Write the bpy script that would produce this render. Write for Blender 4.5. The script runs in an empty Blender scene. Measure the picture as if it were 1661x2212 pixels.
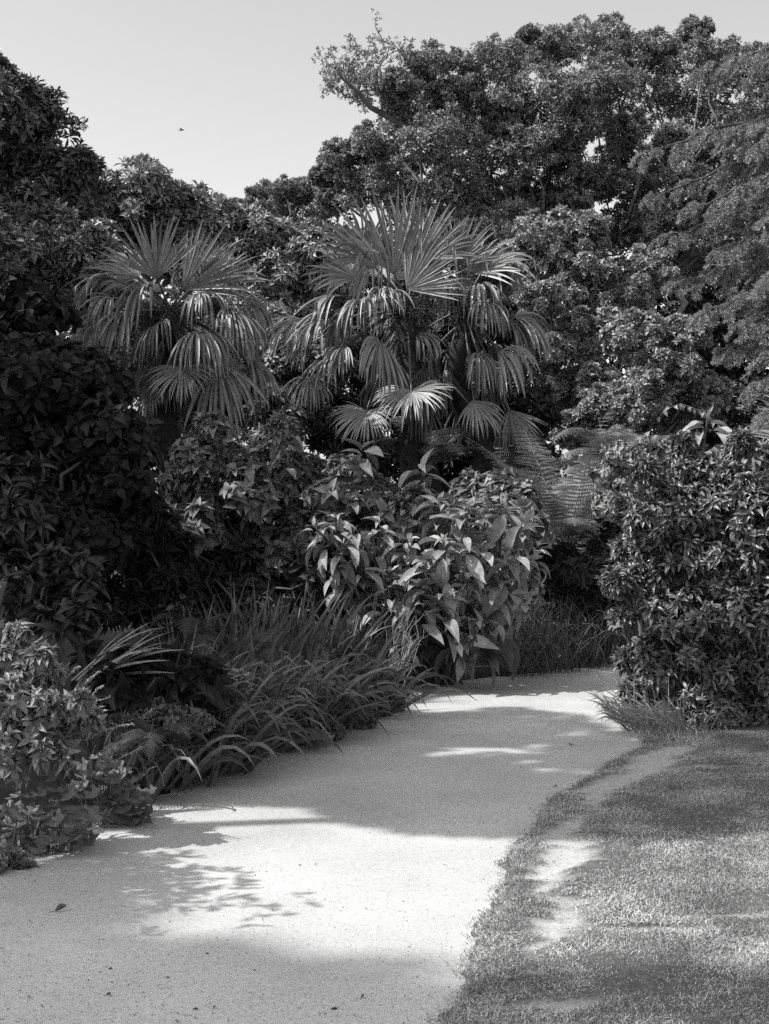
import bpy, math
import numpy as np
from mathutils import Vector

R = math.radians
sc = bpy.context.scene

# ------------------------------------------------------------------ camera, sky, sun, exposure
CAM_Z = 1.6
FPX = 3072.0            # focal length in pixels of a 1661 x 2212 frame (50 mm on a 36 mm tall frame)
cam_d = bpy.data.cameras.new('camera')
cam = bpy.data.objects.new('camera', cam_d)
sc.collection.objects.link(cam)
cam.location = (0, 0, CAM_Z)
cam.rotation_euler = (R(90), 0, 0)
cam_d.sensor_fit = 'VERTICAL'
cam_d.sensor_height = 36.0
cam_d.lens = 50.0
cam_d.clip_start = 0.05
cam_d.clip_end = 2000
sc.camera = cam

SUN_EL, SUN_BACK = 49.0, 13.0      # sun high at the left, a little behind the camera
el, bk = R(SUN_EL), R(SUN_BACK)
SUNV = np.array([-math.cos(el) * math.cos(bk), -math.cos(el) * math.sin(bk), math.sin(el)])

world = bpy.data.worlds.new('World')
sc.world = world
world.use_nodes = True
wn = world.node_tree
for n in list(wn.nodes):
    wn.nodes.remove(n)
sky = wn.nodes.new('ShaderNodeTexSky')
sky.sky_type = 'NISHITA'
sky.sun_disc = False
sky.sun_elevation = el
sky.sun_rotation = R(270.0 - SUN_BACK)
sky.air_density = 1.0
sky.dust_density = 2.2
sky.ozone_density = 1.0
bw = wn.nodes.new('ShaderNodeRGBToBW')
bg = wn.nodes.new('ShaderNodeBackground')
bg.inputs['Strength'].default_value = 0.15
wo = wn.nodes.new('ShaderNodeOutputWorld')
wn.links.new(sky.outputs[0], bw.inputs[0])
wn.links.new(bw.outputs[0], bg.inputs[0])
wn.links.new(bg.outputs[0], wo.inputs[0])

sun_d = bpy.data.lights.new('sun', 'SUN')
sun_d.energy = 2.85
sun_d.angle = R(0.53)
sun_d.color = (1.0, 0.995, 0.985)
sun = bpy.data.objects.new('sun', sun_d)
sun.rotation_euler = Vector(SUNV).to_track_quat('Z', 'Y').to_euler()
sun.location = (-20, -10, 30)
sc.collection.objects.link(sun)

sc.view_settings.view_transform = 'Standard'
sc.view_settings.look = 'None'
sc.view_settings.exposure = 0.93
sc.view_settings.gamma = 1.0
sc.view_settings.use_curve_mapping = False
cy = sc.cycles
cy.max_bounces = 4
cy.diffuse_bounces = 1
cy.glossy_bounces = 1
cy.transmission_bounces = 2
cy.transparent_max_bounces = 2
cy.caustics_reflective = False
cy.caustics_refractive = False
cy.use_denoising = False
cy.sample_clamp_indirect = 3.0

# ------------------------------------------------------------------ helpers
G_ANG = 2.39996


def W(px, py, d):
    """Point seen at photo pixel (px, py) of the 1661 x 2212 frame, d metres ahead."""
    return np.array([(px - 830.5) / FPX * d, d, CAM_Z - (py - 1106.0) / FPX * d])


def G(px, py):
    d = CAM_Z * FPX / (py - 1106.0)
    return np.array([(px - 830.5) / FPX * d, d, 0.0])


def unit(a):
    a = np.asarray(a, float)
    return a / np.maximum(np.linalg.norm(a, axis=-1, keepdims=True), 1e-9)


VEINED = set()


class MB:
    """Collects shapes and links them as ONE mesh object."""
    def __init__(self):
        self.V, self.T, self.Q, self.U, self.n = [], [], [], [], 0

    def add(self, V, T=None, Q=None, U=None):
        V = np.asarray(V, float).reshape(-1, 3)
        self.U.append(np.zeros((len(V), 2)) if U is None else U)
        if T is not None and len(T):
            self.T.append(np.asarray(T, np.int64).reshape(-1, 3) + self.n)
        if Q is not None and len(Q):
            self.Q.append(np.asarray(Q, np.int64).reshape(-1, 4) + self.n)
        self.V.append(V)
        self.n += len(V)

    def inst(self, tpl, M, P):
        """Copies of template (V, T, Q) by matrices M (n,3,3, columns = axes) at points P (n,3)."""
        V, T, Q = tpl
        n, k = len(P), len(V)
        if n == 0:
            return
        VV = np.einsum('nij,kj->nki', M, V) + P[:, None, :]
        off = (np.arange(n) * k)[:, None, None]
        TT = (T[None] + off).reshape(-1, 3) if len(T) else None
        QQ = (Q[None] + off).reshape(-1, 4) if len(Q) else None
        self.add(VV.reshape(-1, 3), TT, QQ, np.tile(V[:, :2], (n, 1)))

    def build(self, name, mat, parent=None, smooth=False):
        V = np.concatenate(self.V) if self.V else np.zeros((0, 3))
        if parent is not None:
            b = parent
            off = np.zeros(3)
            while b is not None:
                off += np.array(b.location)
                b = b.parent
            V = V - off
        T = np.concatenate(self.T) if self.T else np.zeros((0, 3), np.int64)
        Q = np.concatenate(self.Q) if self.Q else np.zeros((0, 4), np.int64)
        me = bpy.data.meshes.new(name)
        me.vertices.add(len(V))
        me.vertices.foreach_set('co', V.astype(np.float32).ravel())
        nl = T.size + Q.size
        me.loops.add(nl)
        me.loops.foreach_set('vertex_index', np.concatenate([T.ravel(), Q.ravel()]).astype(np.int32))
        me.polygons.add(len(T) + len(Q))
        ls = np.concatenate([np.arange(len(T)) * 3, T.size + np.arange(len(Q)) * 4]).astype(np.int32)
        me.polygons.foreach_set('loop_start', ls)
        if smooth:
            me.polygons.foreach_set('use_smooth', np.ones(len(ls), bool))
        if mat.name in VEINED:
            at = me.attributes.new('leaf', 'FLOAT2', 'POINT')
            at.data.foreach_set('vector', np.concatenate(self.U).astype(np.float32).ravel())
        me.materials.append(mat)
        me.update(calc_edges=True)
        o = bpy.data.objects.new(name, me)
        sc.collection.objects.link(o)
        if parent is not None:
            o.parent = parent
        return o


def tag(o, label, cat=None, group=None, kind=None):
    if label:
        o['label'] = label
    if cat:
        o['category'] = cat
    if group:
        o['group'] = group
    if kind:
        o['kind'] = kind
    return o


def thing(name, label, cat, loc, group=None):
    o = bpy.data.objects.new(name, None)
    sc.collection.objects.link(o)
    o.location = [float(v) for v in loc]
    o.empty_display_size = 0.2
    return tag(o, label, cat, group)


# ---- materials (the photograph is monochrome: every albedo is a grey)
def new_mat(name):
    m = bpy.data.materials.new(name)
    m.use_nodes = True
    nt = m.node_tree
    for n in list(nt.nodes):
        nt.nodes.remove(n)
    return m, nt


def leaf_mat(name, base, var=0.35, rough=0.45, spec=0.5, trans=0.18, scale=22.0, lo=0.75, hi=1.2, veins=0.0):
    m, nt = new_mat(name)
    N, L = nt.nodes, nt.links
    geo = N.new('ShaderNodeNewGeometry')
    mr = N.new('ShaderNodeMapRange')
    mr.inputs['To Min'].default_value = base * (1 - var)
    mr.inputs['To Max'].default_value = base * (1 + var)
    L.new(geo.outputs['Random Per Island'], mr.inputs['Value'])
    noi = N.new('ShaderNodeTexNoise')
    noi.inputs['Scale'].default_value = scale
    noi.inputs['Detail'].default_value = 3.0
    tc = N.new('ShaderNodeTexCoord')
    L.new(tc.outputs['Object'], noi.inputs['Vector'])
    mr2 = N.new('ShaderNodeMapRange')
    mr2.inputs['From Min'].default_value = 0.3
    mr2.inputs['From Max'].default_value = 0.7
    mr2.inputs['To Min'].default_value = lo
    mr2.inputs['To Max'].default_value = hi
    L.new(noi.outputs['Fac'], mr2.inputs['Value'])
    mul = N.new('ShaderNodeMath')
    mul.operation = 'MULTIPLY'
    L.new(mr.outputs[0], mul.inputs[0])
    L.new(mr2.outputs[0], mul.inputs[1])
    p = N.new('ShaderNodeBsdfPrincipled')
    p.inputs['Roughness'].default_value = rough
    p.inputs['Specular IOR Level'].default_value = spec
    if veins:
        VEINED.add(m.name)
        at = N.new('ShaderNodeAttribute')
        at.attribute_name = 'leaf'
        sp = N.new('ShaderNodeSeparateXYZ')
        L.new(at.outputs['Vector'], sp.inputs[0])

        def op(o, a, b=None):
            n = N.new('ShaderNodeMath')
            n.operation = o
            for i, v in enumerate((a, b)):
                if v is None:
                    continue
                if isinstance(v, (int, float)):
                    n.inputs[i].default_value = v
                else:
                    L.new(v, n.inputs[i])
            return n.outputs[0]
        ax = op('ABSOLUTE', sp.outputs[0])
        side = op('SINE', op('SUBTRACT', op('MULTIPLY', sp.outputs[1], 62.0), op('MULTIPLY', ax, 55.0)))
        side = op('MULTIPLY', op('POWER', op('MAXIMUM', side, 0.0), 4.0), veins)
        rib = op('MULTIPLY', op('LESS_THAN', ax, 0.028), veins * 1.6)
        k = op('ADD', op('MAXIMUM', side, rib), 0.93)
        bp = N.new('ShaderNodeBump')
        bp.inputs['Strength'].default_value = 0.5
        bp.inputs['Distance'].default_value = 0.004
        L.new(op('MULTIPLY', k, -1.0), bp.inputs['Height'])
        L.new(bp.outputs[0], p.inputs['Normal'])
        mul2 = N.new('ShaderNodeMath')
        mul2.operation = 'MULTIPLY'
        L.new(mul.outputs[0], mul2.inputs[0])
        L.new(k, mul2.inputs[1])
        mul = mul2
    L.new(mul.outputs[0], p.inputs['Base Color'])
    out = N.new('ShaderNodeOutputMaterial')
    if trans > 0:
        t = N.new('ShaderNodeBsdfTranslucent')
        L.new(mul.outputs[0], t.inputs['Color'])
        mix = N.new('ShaderNodeMixShader')
        mix.inputs[0].default_value = trans
        L.new(p.outputs[0], mix.inputs[1])
        L.new(t.outputs[0], mix.inputs[2])
        L.new(mix.outputs[0], out.inputs[0])
    else:
        L.new(p.outputs[0], out.inputs[0])
    return m


def rough_mat(name, lo, hi, scale, rough=0.9, bump=0.3, bscale=None, spec=0.2):
    m, nt = new_mat(name)
    N, L = nt.nodes, nt.links
    tc = N.new('ShaderNodeTexCoord')
    noi = N.new('ShaderNodeTexNoise')
    noi.inputs['Scale'].default_value = scale
    noi.inputs['Detail'].default_value = 6.0
    noi.inputs['Roughness'].default_value = 0.65
    L.new(tc.outputs['Object'], noi.inputs['Vector'])
    mr = N.new('ShaderNodeMapRange')
    mr.inputs['From Min'].default_value = 0.3
    mr.inputs['From Max'].default_value = 0.7
    mr.inputs['To Min'].default_value = lo
    mr.inputs['To Max'].default_value = hi
    L.new(noi.outputs['Fac'], mr.inputs['Value'])
    p = N.new('ShaderNodeBsdfPrincipled')
    p.inputs['Roughness'].default_value = rough
    p.inputs['Specular IOR Level'].default_value = spec
    L.new(mr.outputs[0], p.inputs['Base Color'])
    if bump:
        n2 = N.new('ShaderNodeTexNoise')
        n2.inputs['Scale'].default_value = bscale or scale * 4
        n2.inputs['Detail'].default_value = 4.0
        L.new(tc.outputs['Object'], n2.inputs['Vector'])
        b = N.new('ShaderNodeBump')
        b.inputs['Strength'].default_value = bump
        b.inputs['Distance'].default_value = 0.01
        L.new(n2.outputs['Fac'], b.inputs['Height'])
        L.new(b.outputs[0], p.inputs['Normal'])
    out = N.new('ShaderNodeOutputMaterial')
    L.new(p.outputs[0], out.inputs[0])
    return m


M = {
    'oak': leaf_mat('oak_leaf', 0.25, 0.45, 0.42, 0.25, 0.12),
    'oak_far': leaf_mat('far_oak_leaf', 0.20, 0.4, 0.45, 0.25, 0.18),
    'bush': leaf_mat('evergreen_leaf', 0.32, 0.4, 0.40, 0.3, 0.15),
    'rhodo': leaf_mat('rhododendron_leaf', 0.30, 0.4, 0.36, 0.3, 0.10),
    'rhodo_shaded': leaf_mat('shaded_rhododendron_leaf', 0.065, 0.4, 0.36, 0.15, 0.10),  # shade of the undergrowth put into a much lower leaf colour
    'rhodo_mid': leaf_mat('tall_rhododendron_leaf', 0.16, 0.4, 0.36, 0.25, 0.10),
    'laurel': leaf_mat('glossy_laurel_leaf', 0.155, 0.45, 0.27, 0.7, 0.12, veins=0.28),
    'hydrangea': leaf_mat('hydrangea_leaf', 0.24, 0.4, 0.45, 0.25, 0.18, veins=0.28),
    'bigleaf': leaf_mat('big_felted_leaf', 0.34, 0.35, 0.7, 0.15, 0.15, veins=0.35),
    'heart': leaf_mat('shaded_heart_leaf', 0.042, 0.4, 0.5, 0.12, 0.3, veins=0.28),  # colour lowered so the shaded left side comes out nearly black
    'palm': leaf_mat('palm_blade', 0.31, 0.4, 0.40, 0.5, 0.12),
    'palm_dead': leaf_mat('dead_palm_blade', 0.15, 0.5, 0.6, 0.3, 0.1),
    'petiole': leaf_mat('palm_petiole', 0.12, 0.1, 0.5, 0.4, 0.0),
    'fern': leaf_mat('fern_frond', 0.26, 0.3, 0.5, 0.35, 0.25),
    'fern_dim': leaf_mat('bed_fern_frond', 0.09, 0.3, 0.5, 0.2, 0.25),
    'conifer': leaf_mat('conifer_needle', 0.36, 0.3, 0.5, 0.15, 0.1),
    'strap': leaf_mat('strap_leaf', 0.15, 0.65, 0.40, 0.3, 0.2),
    'pale': leaf_mat('pale_leaf', 0.26, 0.3, 0.5, 0.4, 0.25),
    'persicaria': leaf_mat('persicaria_leaf', 0.24, 0.35, 0.36, 0.5, 0.2, veins=0.35),
    'mantle': leaf_mat('round_lobed_leaf', 0.16, 0.3, 0.55, 0.3, 0.25),
    'blade': leaf_mat('lawn_blade', 0.43, 0.55, 0.5, 0.2, 0.08, 2.6, 0.50, 1.35),
    'blossom': leaf_mat('pale_blossom', 0.4, 0.2, 0.6, 0.2, 0.2),
    'floret': leaf_mat('white_floret', 0.45, 0.1, 0.6, 0.2, 0.2),
    'seed': leaf_mat('dark_flower_head', 0.07, 0.4, 0.7, 0.2, 0.0),
    'litter': leaf_mat('dry_litter', 0.10, 0.6, 0.8, 0.2, 0.0),
    'pebble': leaf_mat('pale_grit', 0.36, 0.45, 0.8, 0.2, 0.0),
    'bark': rough_mat('bark', 0.05, 0.16, 9, bump=0.6),
    'pale_bark': rough_mat('pale_bark', 0.10, 0.28, 7, bump=0.5),
    'fibre': rough_mat('palm_fibre', 0.02, 0.07, 30, bump=0.8),
    'stem': rough_mat('green_stem', 0.08, 0.14, 20, bump=0.2),
    'twig': rough_mat('bleached_twig', 0.25, 0.45, 20, bump=0.2),
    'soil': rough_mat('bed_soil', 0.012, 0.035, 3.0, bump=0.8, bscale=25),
    'board': rough_mat('sign_board', 0.09, 0.11, 5, rough=0.5, bump=0.0),
    'ink': rough_mat('sign_lettering', 0.38, 0.42, 5, rough=0.6, bump=0.0),
    'feather': rough_mat('dark_feather', 0.03, 0.06, 20, bump=0.0),
}


# ---- leaf templates: length along +Y, width along X, upper face +Z
def leaf_tpl(n=3, fold=0.15, droop=0.5, shape='lance'):
    t = np.linspace(0, 1, n + 1)
    if shape == 'lance':
        w = np.sin(np.pi * np.clip(t, 0, 1) ** 0.85)
    elif shape == 'ovate':
        w = np.sin(np.pi * np.clip(t, 0, 1) ** 0.62)
    else:
        w = np.sin(np.pi * np.clip(t, 0, 1) ** 1.4)
    w = np.clip(w, 0, 1) * 0.5
    tm = (t[1:] + t[:-1]) / 2
    a = droop * tm
    y = np.concatenate([[0], np.cumsum(np.cos(a)) / n])
    z = np.concatenate([[0], np.cumsum(-np.sin(a)) / n])
    V = [(0, 0, 0), (0, y[-1], z[-1])]
    for i in range(1, n):
        f = fold * w[i] * 2
        V += [(-w[i], y[i], z[i] + f), (0, y[i], z[i]), (w[i], y[i], z[i] + f)]
    T, Q = [], []
    T += [(0, 3, 2), (0, 4, 3)]
    for i in range(n - 2):
        b, c = 2 + 3 * i, 5 + 3 * i
        Q += [(b, b + 1, c + 1, c), (b + 1, b + 2, c + 2, c + 1)]
    e = 2 + 3 * (n - 2)
    T += [(e, e + 1, 1), (e + 1, e + 2, 1)]
    return np.array(V, float), np.array(T), np.array(Q) if Q else np.zeros((0, 4), int)


def diamond_tpl(fold=0.12, at=0.5):
    V = np.array([(0, 0, 0), (-0.5, at, fold), (0, 1, -0.05), (0.5, at, fold)], float)
    return V, np.array([(0, 2, 1), (0, 3, 2)]), np.zeros((0, 4), int)


def lobed_tpl(n=18, seed=0):
    r = np.random.default_rng(seed)
    a = np.linspace(-2.7, 2.7, n)
    rad = 0.42 + 0.08 * np.cos(a * 5.0) + r.uniform(-.02, .02, n)
    x, y = rad * np.sin(a), 0.42 + rad * np.cos(a)
    z = 0.05 * np.cos(a * 5) + 0.10 * (np.abs(x)) - 0.10 * np.maximum(y - .5, 0)
    V = np.vstack([[(0, 0.42, -0.02)], np.c_[x, y, z], [(0, 0.3, 0)]])
    T = [(0, i + 1, i) for i in range(1, n)]
    return V, np.array(T), np.zeros((0, 4), int)


def octa_tpl():
    V = np.array([(1, 0, 0), (-1, 0, 0), (0, 1, 0), (0, -1, 0), (0, 0, 1), (0, 0, -1)], float)
    T = np.array([(0, 2, 4), (2, 1, 4), (1, 3, 4), (3, 0, 4), (2, 0, 5), (1, 2, 5), (3, 1, 5), (0, 3, 5)])
    return V, T, np.zeros((0, 4), int)


TPL = {
    'dia': [diamond_tpl(0.12), diamond_tpl(0.2, .6), diamond_tpl(0.06, .55)],
    'obl': [leaf_tpl(3, .10, .3, 'obl'), leaf_tpl(3, .14, .7, 'obl')],
    'lance': [leaf_tpl(3, .12, .5), leaf_tpl(3, .16, 1.0)],
    'lance5': [leaf_tpl(5, .14, .8), leaf_tpl(5, .2, 1.4), leaf_tpl(5, .1, .5)],
    'big': [leaf_tpl(7, .10, .9), leaf_tpl(7, .16, 1.25), leaf_tpl(7, .08, .5)],
    'ovate': [leaf_tpl(4, .12, .6, 'ovate'), leaf_tpl(4, .2, 1.1, 'ovate')],
    'lobed': [lobed_tpl(18, 1), lobed_tpl(16, 2), lobed_tpl(20, 3)],
    'octa': [octa_tpl()],
}


def frames(D, Nn):
    D = unit(D)
    X = np.cross(D, Nn)
    bad = np.linalg.norm(X, axis=1) < 1e-4
    X[bad] = np.cross(D[bad], np.array([0.3, 0.5, 0.8]))
    X = unit(X)
    Z = np.cross(X, D)
    return X, D, Z


def put_leaves(B, tpls, P, D, Nn, L, Wd, rng):
    X, Y, Z = frames(D, Nn)
    Mx = np.stack([X * Wd[:, None], Y * L[:, None], Z * L[:, None]], axis=2)
    which = rng.integers(0, len(tpls), len(P))
    for i, t in enumerate(tpls):
        s = which == i
        B.inst(t, Mx[s], P[s])


def whorls(B, P, A, k, L, Wr, tpls, rng, ang=1.05, jit=0.25, stem=0.0, ljit=0.25, pet=0.0, flat=0.0):
    """k leaves round each shoot tip P with axis A."""
    n = len(P)
    if n == 0:
        return
    A = unit(A)
    U = unit(np.cross(A, np.array([0.31, 0.87, 0.36])))
    Vv = np.cross(A, U)
    ph = rng.uniform(0, 6.28, n)
    for j in range(k):
        f = ph + G_ANG * j + rng.normal(0, .25, n)
        fr = j / max(k - 1, 1)
        th = ang * (0.55 + 0.6 * fr) + rng.normal(0, jit, n)
        D = np.cos(th)[:, None] * A + np.sin(th)[:, None] * (np.cos(f)[:, None] * U + np.sin(f)[:, None] * Vv)
        Nn = A + rng.normal(0, .22, (n, 3)) + np.array([0, 0, flat])
        Lj = L * (0.75 + 0.35 * fr) * (1 + rng.uniform(-ljit, ljit, n))
        B0 = P - A * (stem * fr)
        put_leaves(B, tpls, B0 + D * pet, D, Nn, Lj, Lj * Wr, rng)


def sphere_dirs(n, rng):
    i = np.arange(n) + 0.5
    z = 1 - 2 * i / n
    a = G_ANG * i + rng.uniform(0, 6.28)
    r = np.sqrt(np.maximum(0, 1 - z * z))
    return unit(np.c_[r * np.cos(a), r * np.sin(a), z] + rng.normal(0, .18, (n, 3)))


CAMP = np.array([0, 0, CAM_Z])


def crown_shoots(lobes, nsub, sr, nsh, rng, up=0.45, back=0.35, flatten=0.85, under=0.5, fill=0):
    """Shoot tips on the surfaces of small clumps that sit round each lobe: (points, axes, clump centres)."""
    PP, AA, CC = [], [], []
    for c, r in lobes:
        c = np.asarray(c, float)
        r3 = np.array([r, r, r * flatten]) if np.isscalar(r) else np.asarray(r, float)
        D = sphere_dirs(nsub, rng)
        tocam = unit(CAMP - c)
        keep = (D @ tocam > -0.15) | (rng.random(nsub) < back)
        keep &= (D[:, 2] > (-0.55 if under > .3 else -.15)) | (rng.random(nsub) < under)
        D = D[keep]
        S = c + D * r3 * rng.uniform(.62, 1.0, (len(D), 1))
        rm = r3.mean() * sr * rng.uniform(.7, 1.35, len(D))
        CC.append(S)
        for s, d, q in zip(S, D, rm):
            m = max(3, int(nsh * rng.uniform(.7, 1.3)))
            E = unit(rng.normal(0, 1, (m, 3)) + d * 0.7 + np.array([0, 0, .35]))
            P = s + E * (q * np.array([1, 1, .8])) * (rng.uniform(.25, 1.0, (m, 1)) ** 0.5)
            A = unit(E * .8 + d * .35 + np.array([0, 0, up]) + rng.normal(0, .25, (m, 3)))
            PP.append(P)
            AA.append(A)
        if fill:
            E = unit(rng.normal(0, 1, (fill, 3)))
            PP.append(c + E * r3 * (.8 * rng.random((fill, 1)) ** .4) + unit(c - CAMP) * r3.mean() * .3)
            AA.append(unit(E + rng.normal(0, .5, (fill, 3)) + np.array([0, 0, up])))
    return np.concatenate(PP), np.concatenate(AA), np.concatenate(CC)


def tube(B, pts, rad, seg=6):
    pts = np.asarray(pts, float)
    n = len(pts)
    rad = np.broadcast_to(np.asarray(rad, float), (n,))
    T = unit(np.gradient(pts, axis=0))
    ref = np.array([0.0, 1.0, 0.0]) if abs(T[0][2]) > .7 else np.array([0, 0, 1.0])
    Us = []
    u = unit(np.cross(T[0], ref))
    for t in T:
        u = unit(u - t * np.dot(u, t))
        Us.append(u)
    U = np.array(Us)
    Vv = np.cross(T, U)
    a = np.linspace(0, 2 * np.pi, seg, endpoint=False)
    ring = pts[:, None, :] + rad[:, None, None] * (np.cos(a)[None, :, None] * U[:, None, :] + np.sin(a)[None, :, None] * Vv[:, None, :])
    V = ring.reshape(-1, 3)
    i = np.arange(n - 1)[:, None] * seg
    j = np.arange(seg)[None, :]
    k = (j + 1) % seg
    Q = np.stack([i + j, i + k, i + seg + k, i + seg + j], axis=-1).reshape(-1, 4)
    B.add(V, None, Q)


def crooked(a, b, n, wob, rng, sag=0.0):
    a, b = np.asarray(a, float), np.asarray(b, float)
    t = np.linspace(0, 1, n)[:, None]
    p = a + (b - a) * t
    w = np.cumsum(rng.normal(0, 1, (n, 3)), axis=0)
    w -= w[0] + (w[-1] - w[0]) * t
    p = p + w * wob * np.linalg.norm(b - a) / n
    p[:, 2] += sag * np.linalg.norm(b - a) * np.sin(np.pi * t[:, 0])
    return p


def strips(B, P0, D0, N0, L, Wd, droop, rng, m=6, fold=0.25, start=0.2, power=1.4, prof='blade', kinks=0.0):
    """Ribbon leaves that start at P0 along D0 and bend down with droop."""
    n = len(P0)
    D0 = unit(D0)
    L, Wd, droop = [np.broadcast_to(np.asarray(v, float), (n,)) for v in (L, Wd, droop)]
    s = np.linspace(0, 1, m + 1)
    kk = np.where(rng.random(n) < kinks, rng.uniform(.45, .8, n), 9.0)
    P = [np.array(P0, float)]
    Ds = []
    for j in range(m + 1):
        g = np.clip((s[j] - start) / (1 - start), 0, 1) ** power
        pull = droop * g + np.where(s[j] > kk, 7.0, 0.0)
        d = unit(D0 + pull[:, None] * np.array([0, 0, -1.0]))
        Ds.append(d)
        if j < m:
            P.append(P[-1] + d * (L / m)[:, None])
    VV = []
    for j in range(m + 1):
        x = unit(np.cross(Ds[j], N0) + 1e-6)
        z = np.cross(x, Ds[j])
        if prof == 'fan':
            w = np.interp(s[j], [0, .5, .75, 1], [.10, 1, .8, .06])
        elif prof == 'grass':
            w = np.interp(s[j], [0, .3, 1], [.8, 1, .04])
        else:
            w = np.interp(s[j], [0, .35, .7, 1], [.6, 1, .8, .04])
        hw = (Wd * w * .5)[:, None]
        if fold:
            VV += [P[j] - x * hw + z * hw * fold, P[j] - z * hw * fold, P[j] + x * hw + z * hw * fold]
        else:
            VV += [P[j] - x * hw, P[j] + x * hw]
    c = 3 if fold else 2
    V = np.stack(VV, axis=1)                      # n, (m+1)*c, 3
    q = []
    for j in range(m):
        for e in range(c - 1):
            b = j * c + e
            q.append((b, b + 1, b + c + 1, b + c))
    q = np.array(q)
    Q = (q[None] + (np.arange(n) * (m + 1) * c)[:, None, None]).reshape(-1, 4)
    B.add(V.reshape(-1, 3), None, Q)


def PL(rows, d, seed, dj=0.6):
    """Lobes from photo positions (px, py, radius px [, depth offset])."""
    r = np.random.default_rng(seed)
    out = []
    for row in rows:
        dd = d + (row[3] if len(row) > 3 else r.uniform(-dj, dj))
        out.append((W(row[0], row[1], dd), row[2] * dd / FPX))
    return out


def base_of(lobes):
    c = np.mean([l[0] for l in lobes], axis=0)
    return np.array([c[0], c[1], 0.0])


def skeleton(B, base, lobes, subs, r0, rng, fork=0.45, twigs=0.5, seg=6, wob=1.0):
    """Trunk to a fork, limbs to lobes, twigs to clumps."""
    cs = np.array([l[0] for l in lobes])
    top = cs.mean(0)
    f = base + (top - base) * fork
    f[2] = base[2] + max(0.25, (cs[:, 2].min() - base[2]) * .75 + (top[2] - base[2]) * .15)
    tube(B, crooked(base - np.array([0, 0, .1]), f, 7, .35, rng), np.linspace(r0, r0 * .7, 7), max(seg, 8))
    for c, r in lobes:
        rr = r if np.isscalar(r) else float(np.mean(r))
        tube(B, crooked(f, c, 8, .6 * wob, rng, .06), np.linspace(r0 * .5, r0 * .16, 8), seg)
        near = subs[np.linalg.norm(subs - c, axis=1) < rr * 1.25]
        for s in near[rng.random(len(near)) < twigs]:
            tube(B, crooked(c, s, 5, .8 * wob, rng), np.linspace(r0 * .15, r0 * .05, 5), 4)


def shrub(name, label, cat, lobes, mat, tpl, L, Wr, seed, nsub=12, sr=.45, nsh=14, k=7, ang=1.1, up=.45,
          stem_mat='bark', r0=.05, group=None, flat=0.0, crown_name='crown', base=None, back=.35, pet=0.0, stem=0.0,
          fork=.4, twigs=.3, jit=.25, trunk_name='stems', under=.5, wob=1.0, fill=None):
    rng = np.random.default_rng(seed)
    b = base_of(lobes) if base is None else np.asarray(base, float)
    t = thing(name, label, cat, b, group)
    P, A, C = crown_shoots(lobes, nsub, sr, nsh, rng, up=up, back=back, under=under, fill=int(nsub * nsh * .35) if fill is None else fill)
    B = MB()
    whorls(B, P, A, k, L, Wr, TPL[tpl], rng, ang=ang, flat=flat, pet=pet, stem=stem, jit=jit)
    B.build(crown_name, M[mat], t)
    S = MB()
    skeleton(S, b, lobes, C, r0, rng, fork=fork, twigs=twigs, wob=wob)
    S.build(trunk_name, M[stem_mat], t, smooth=True)
    return t, P, A


# ------------------------------------------------------------------ the setting: soil, path, lawn
def edge_fn(pts):
    pts = np.array(pts)
    o = np.argsort(pts[:, 1])
    return lambda y: np.interp(y, pts[o, 1], pts[o, 0])


LAWN_EDGE = edge_fn([(-.5, -3), (-.25, 1.5)] + [tuple(G(px, py)[:2]) for px, py in
                    [(955, 2212), (1008, 2080), (1058, 1950), (1105, 1840), (1175, 1745), (1255, 1688), (1330, 1645), (1392, 1612)]] + [(2.6, 10.6), (4.2, 12.6), (9, 14)])


def wob1(y, seed, amp, f=1.0):
    return amp * (np.sin(y * 5.1 * f + seed) + .6 * np.sin(y * 12.7 * f + 2 * seed) + .45 * np.sin(y * 29.0 * f + 3 * seed)) / 1.6


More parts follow.
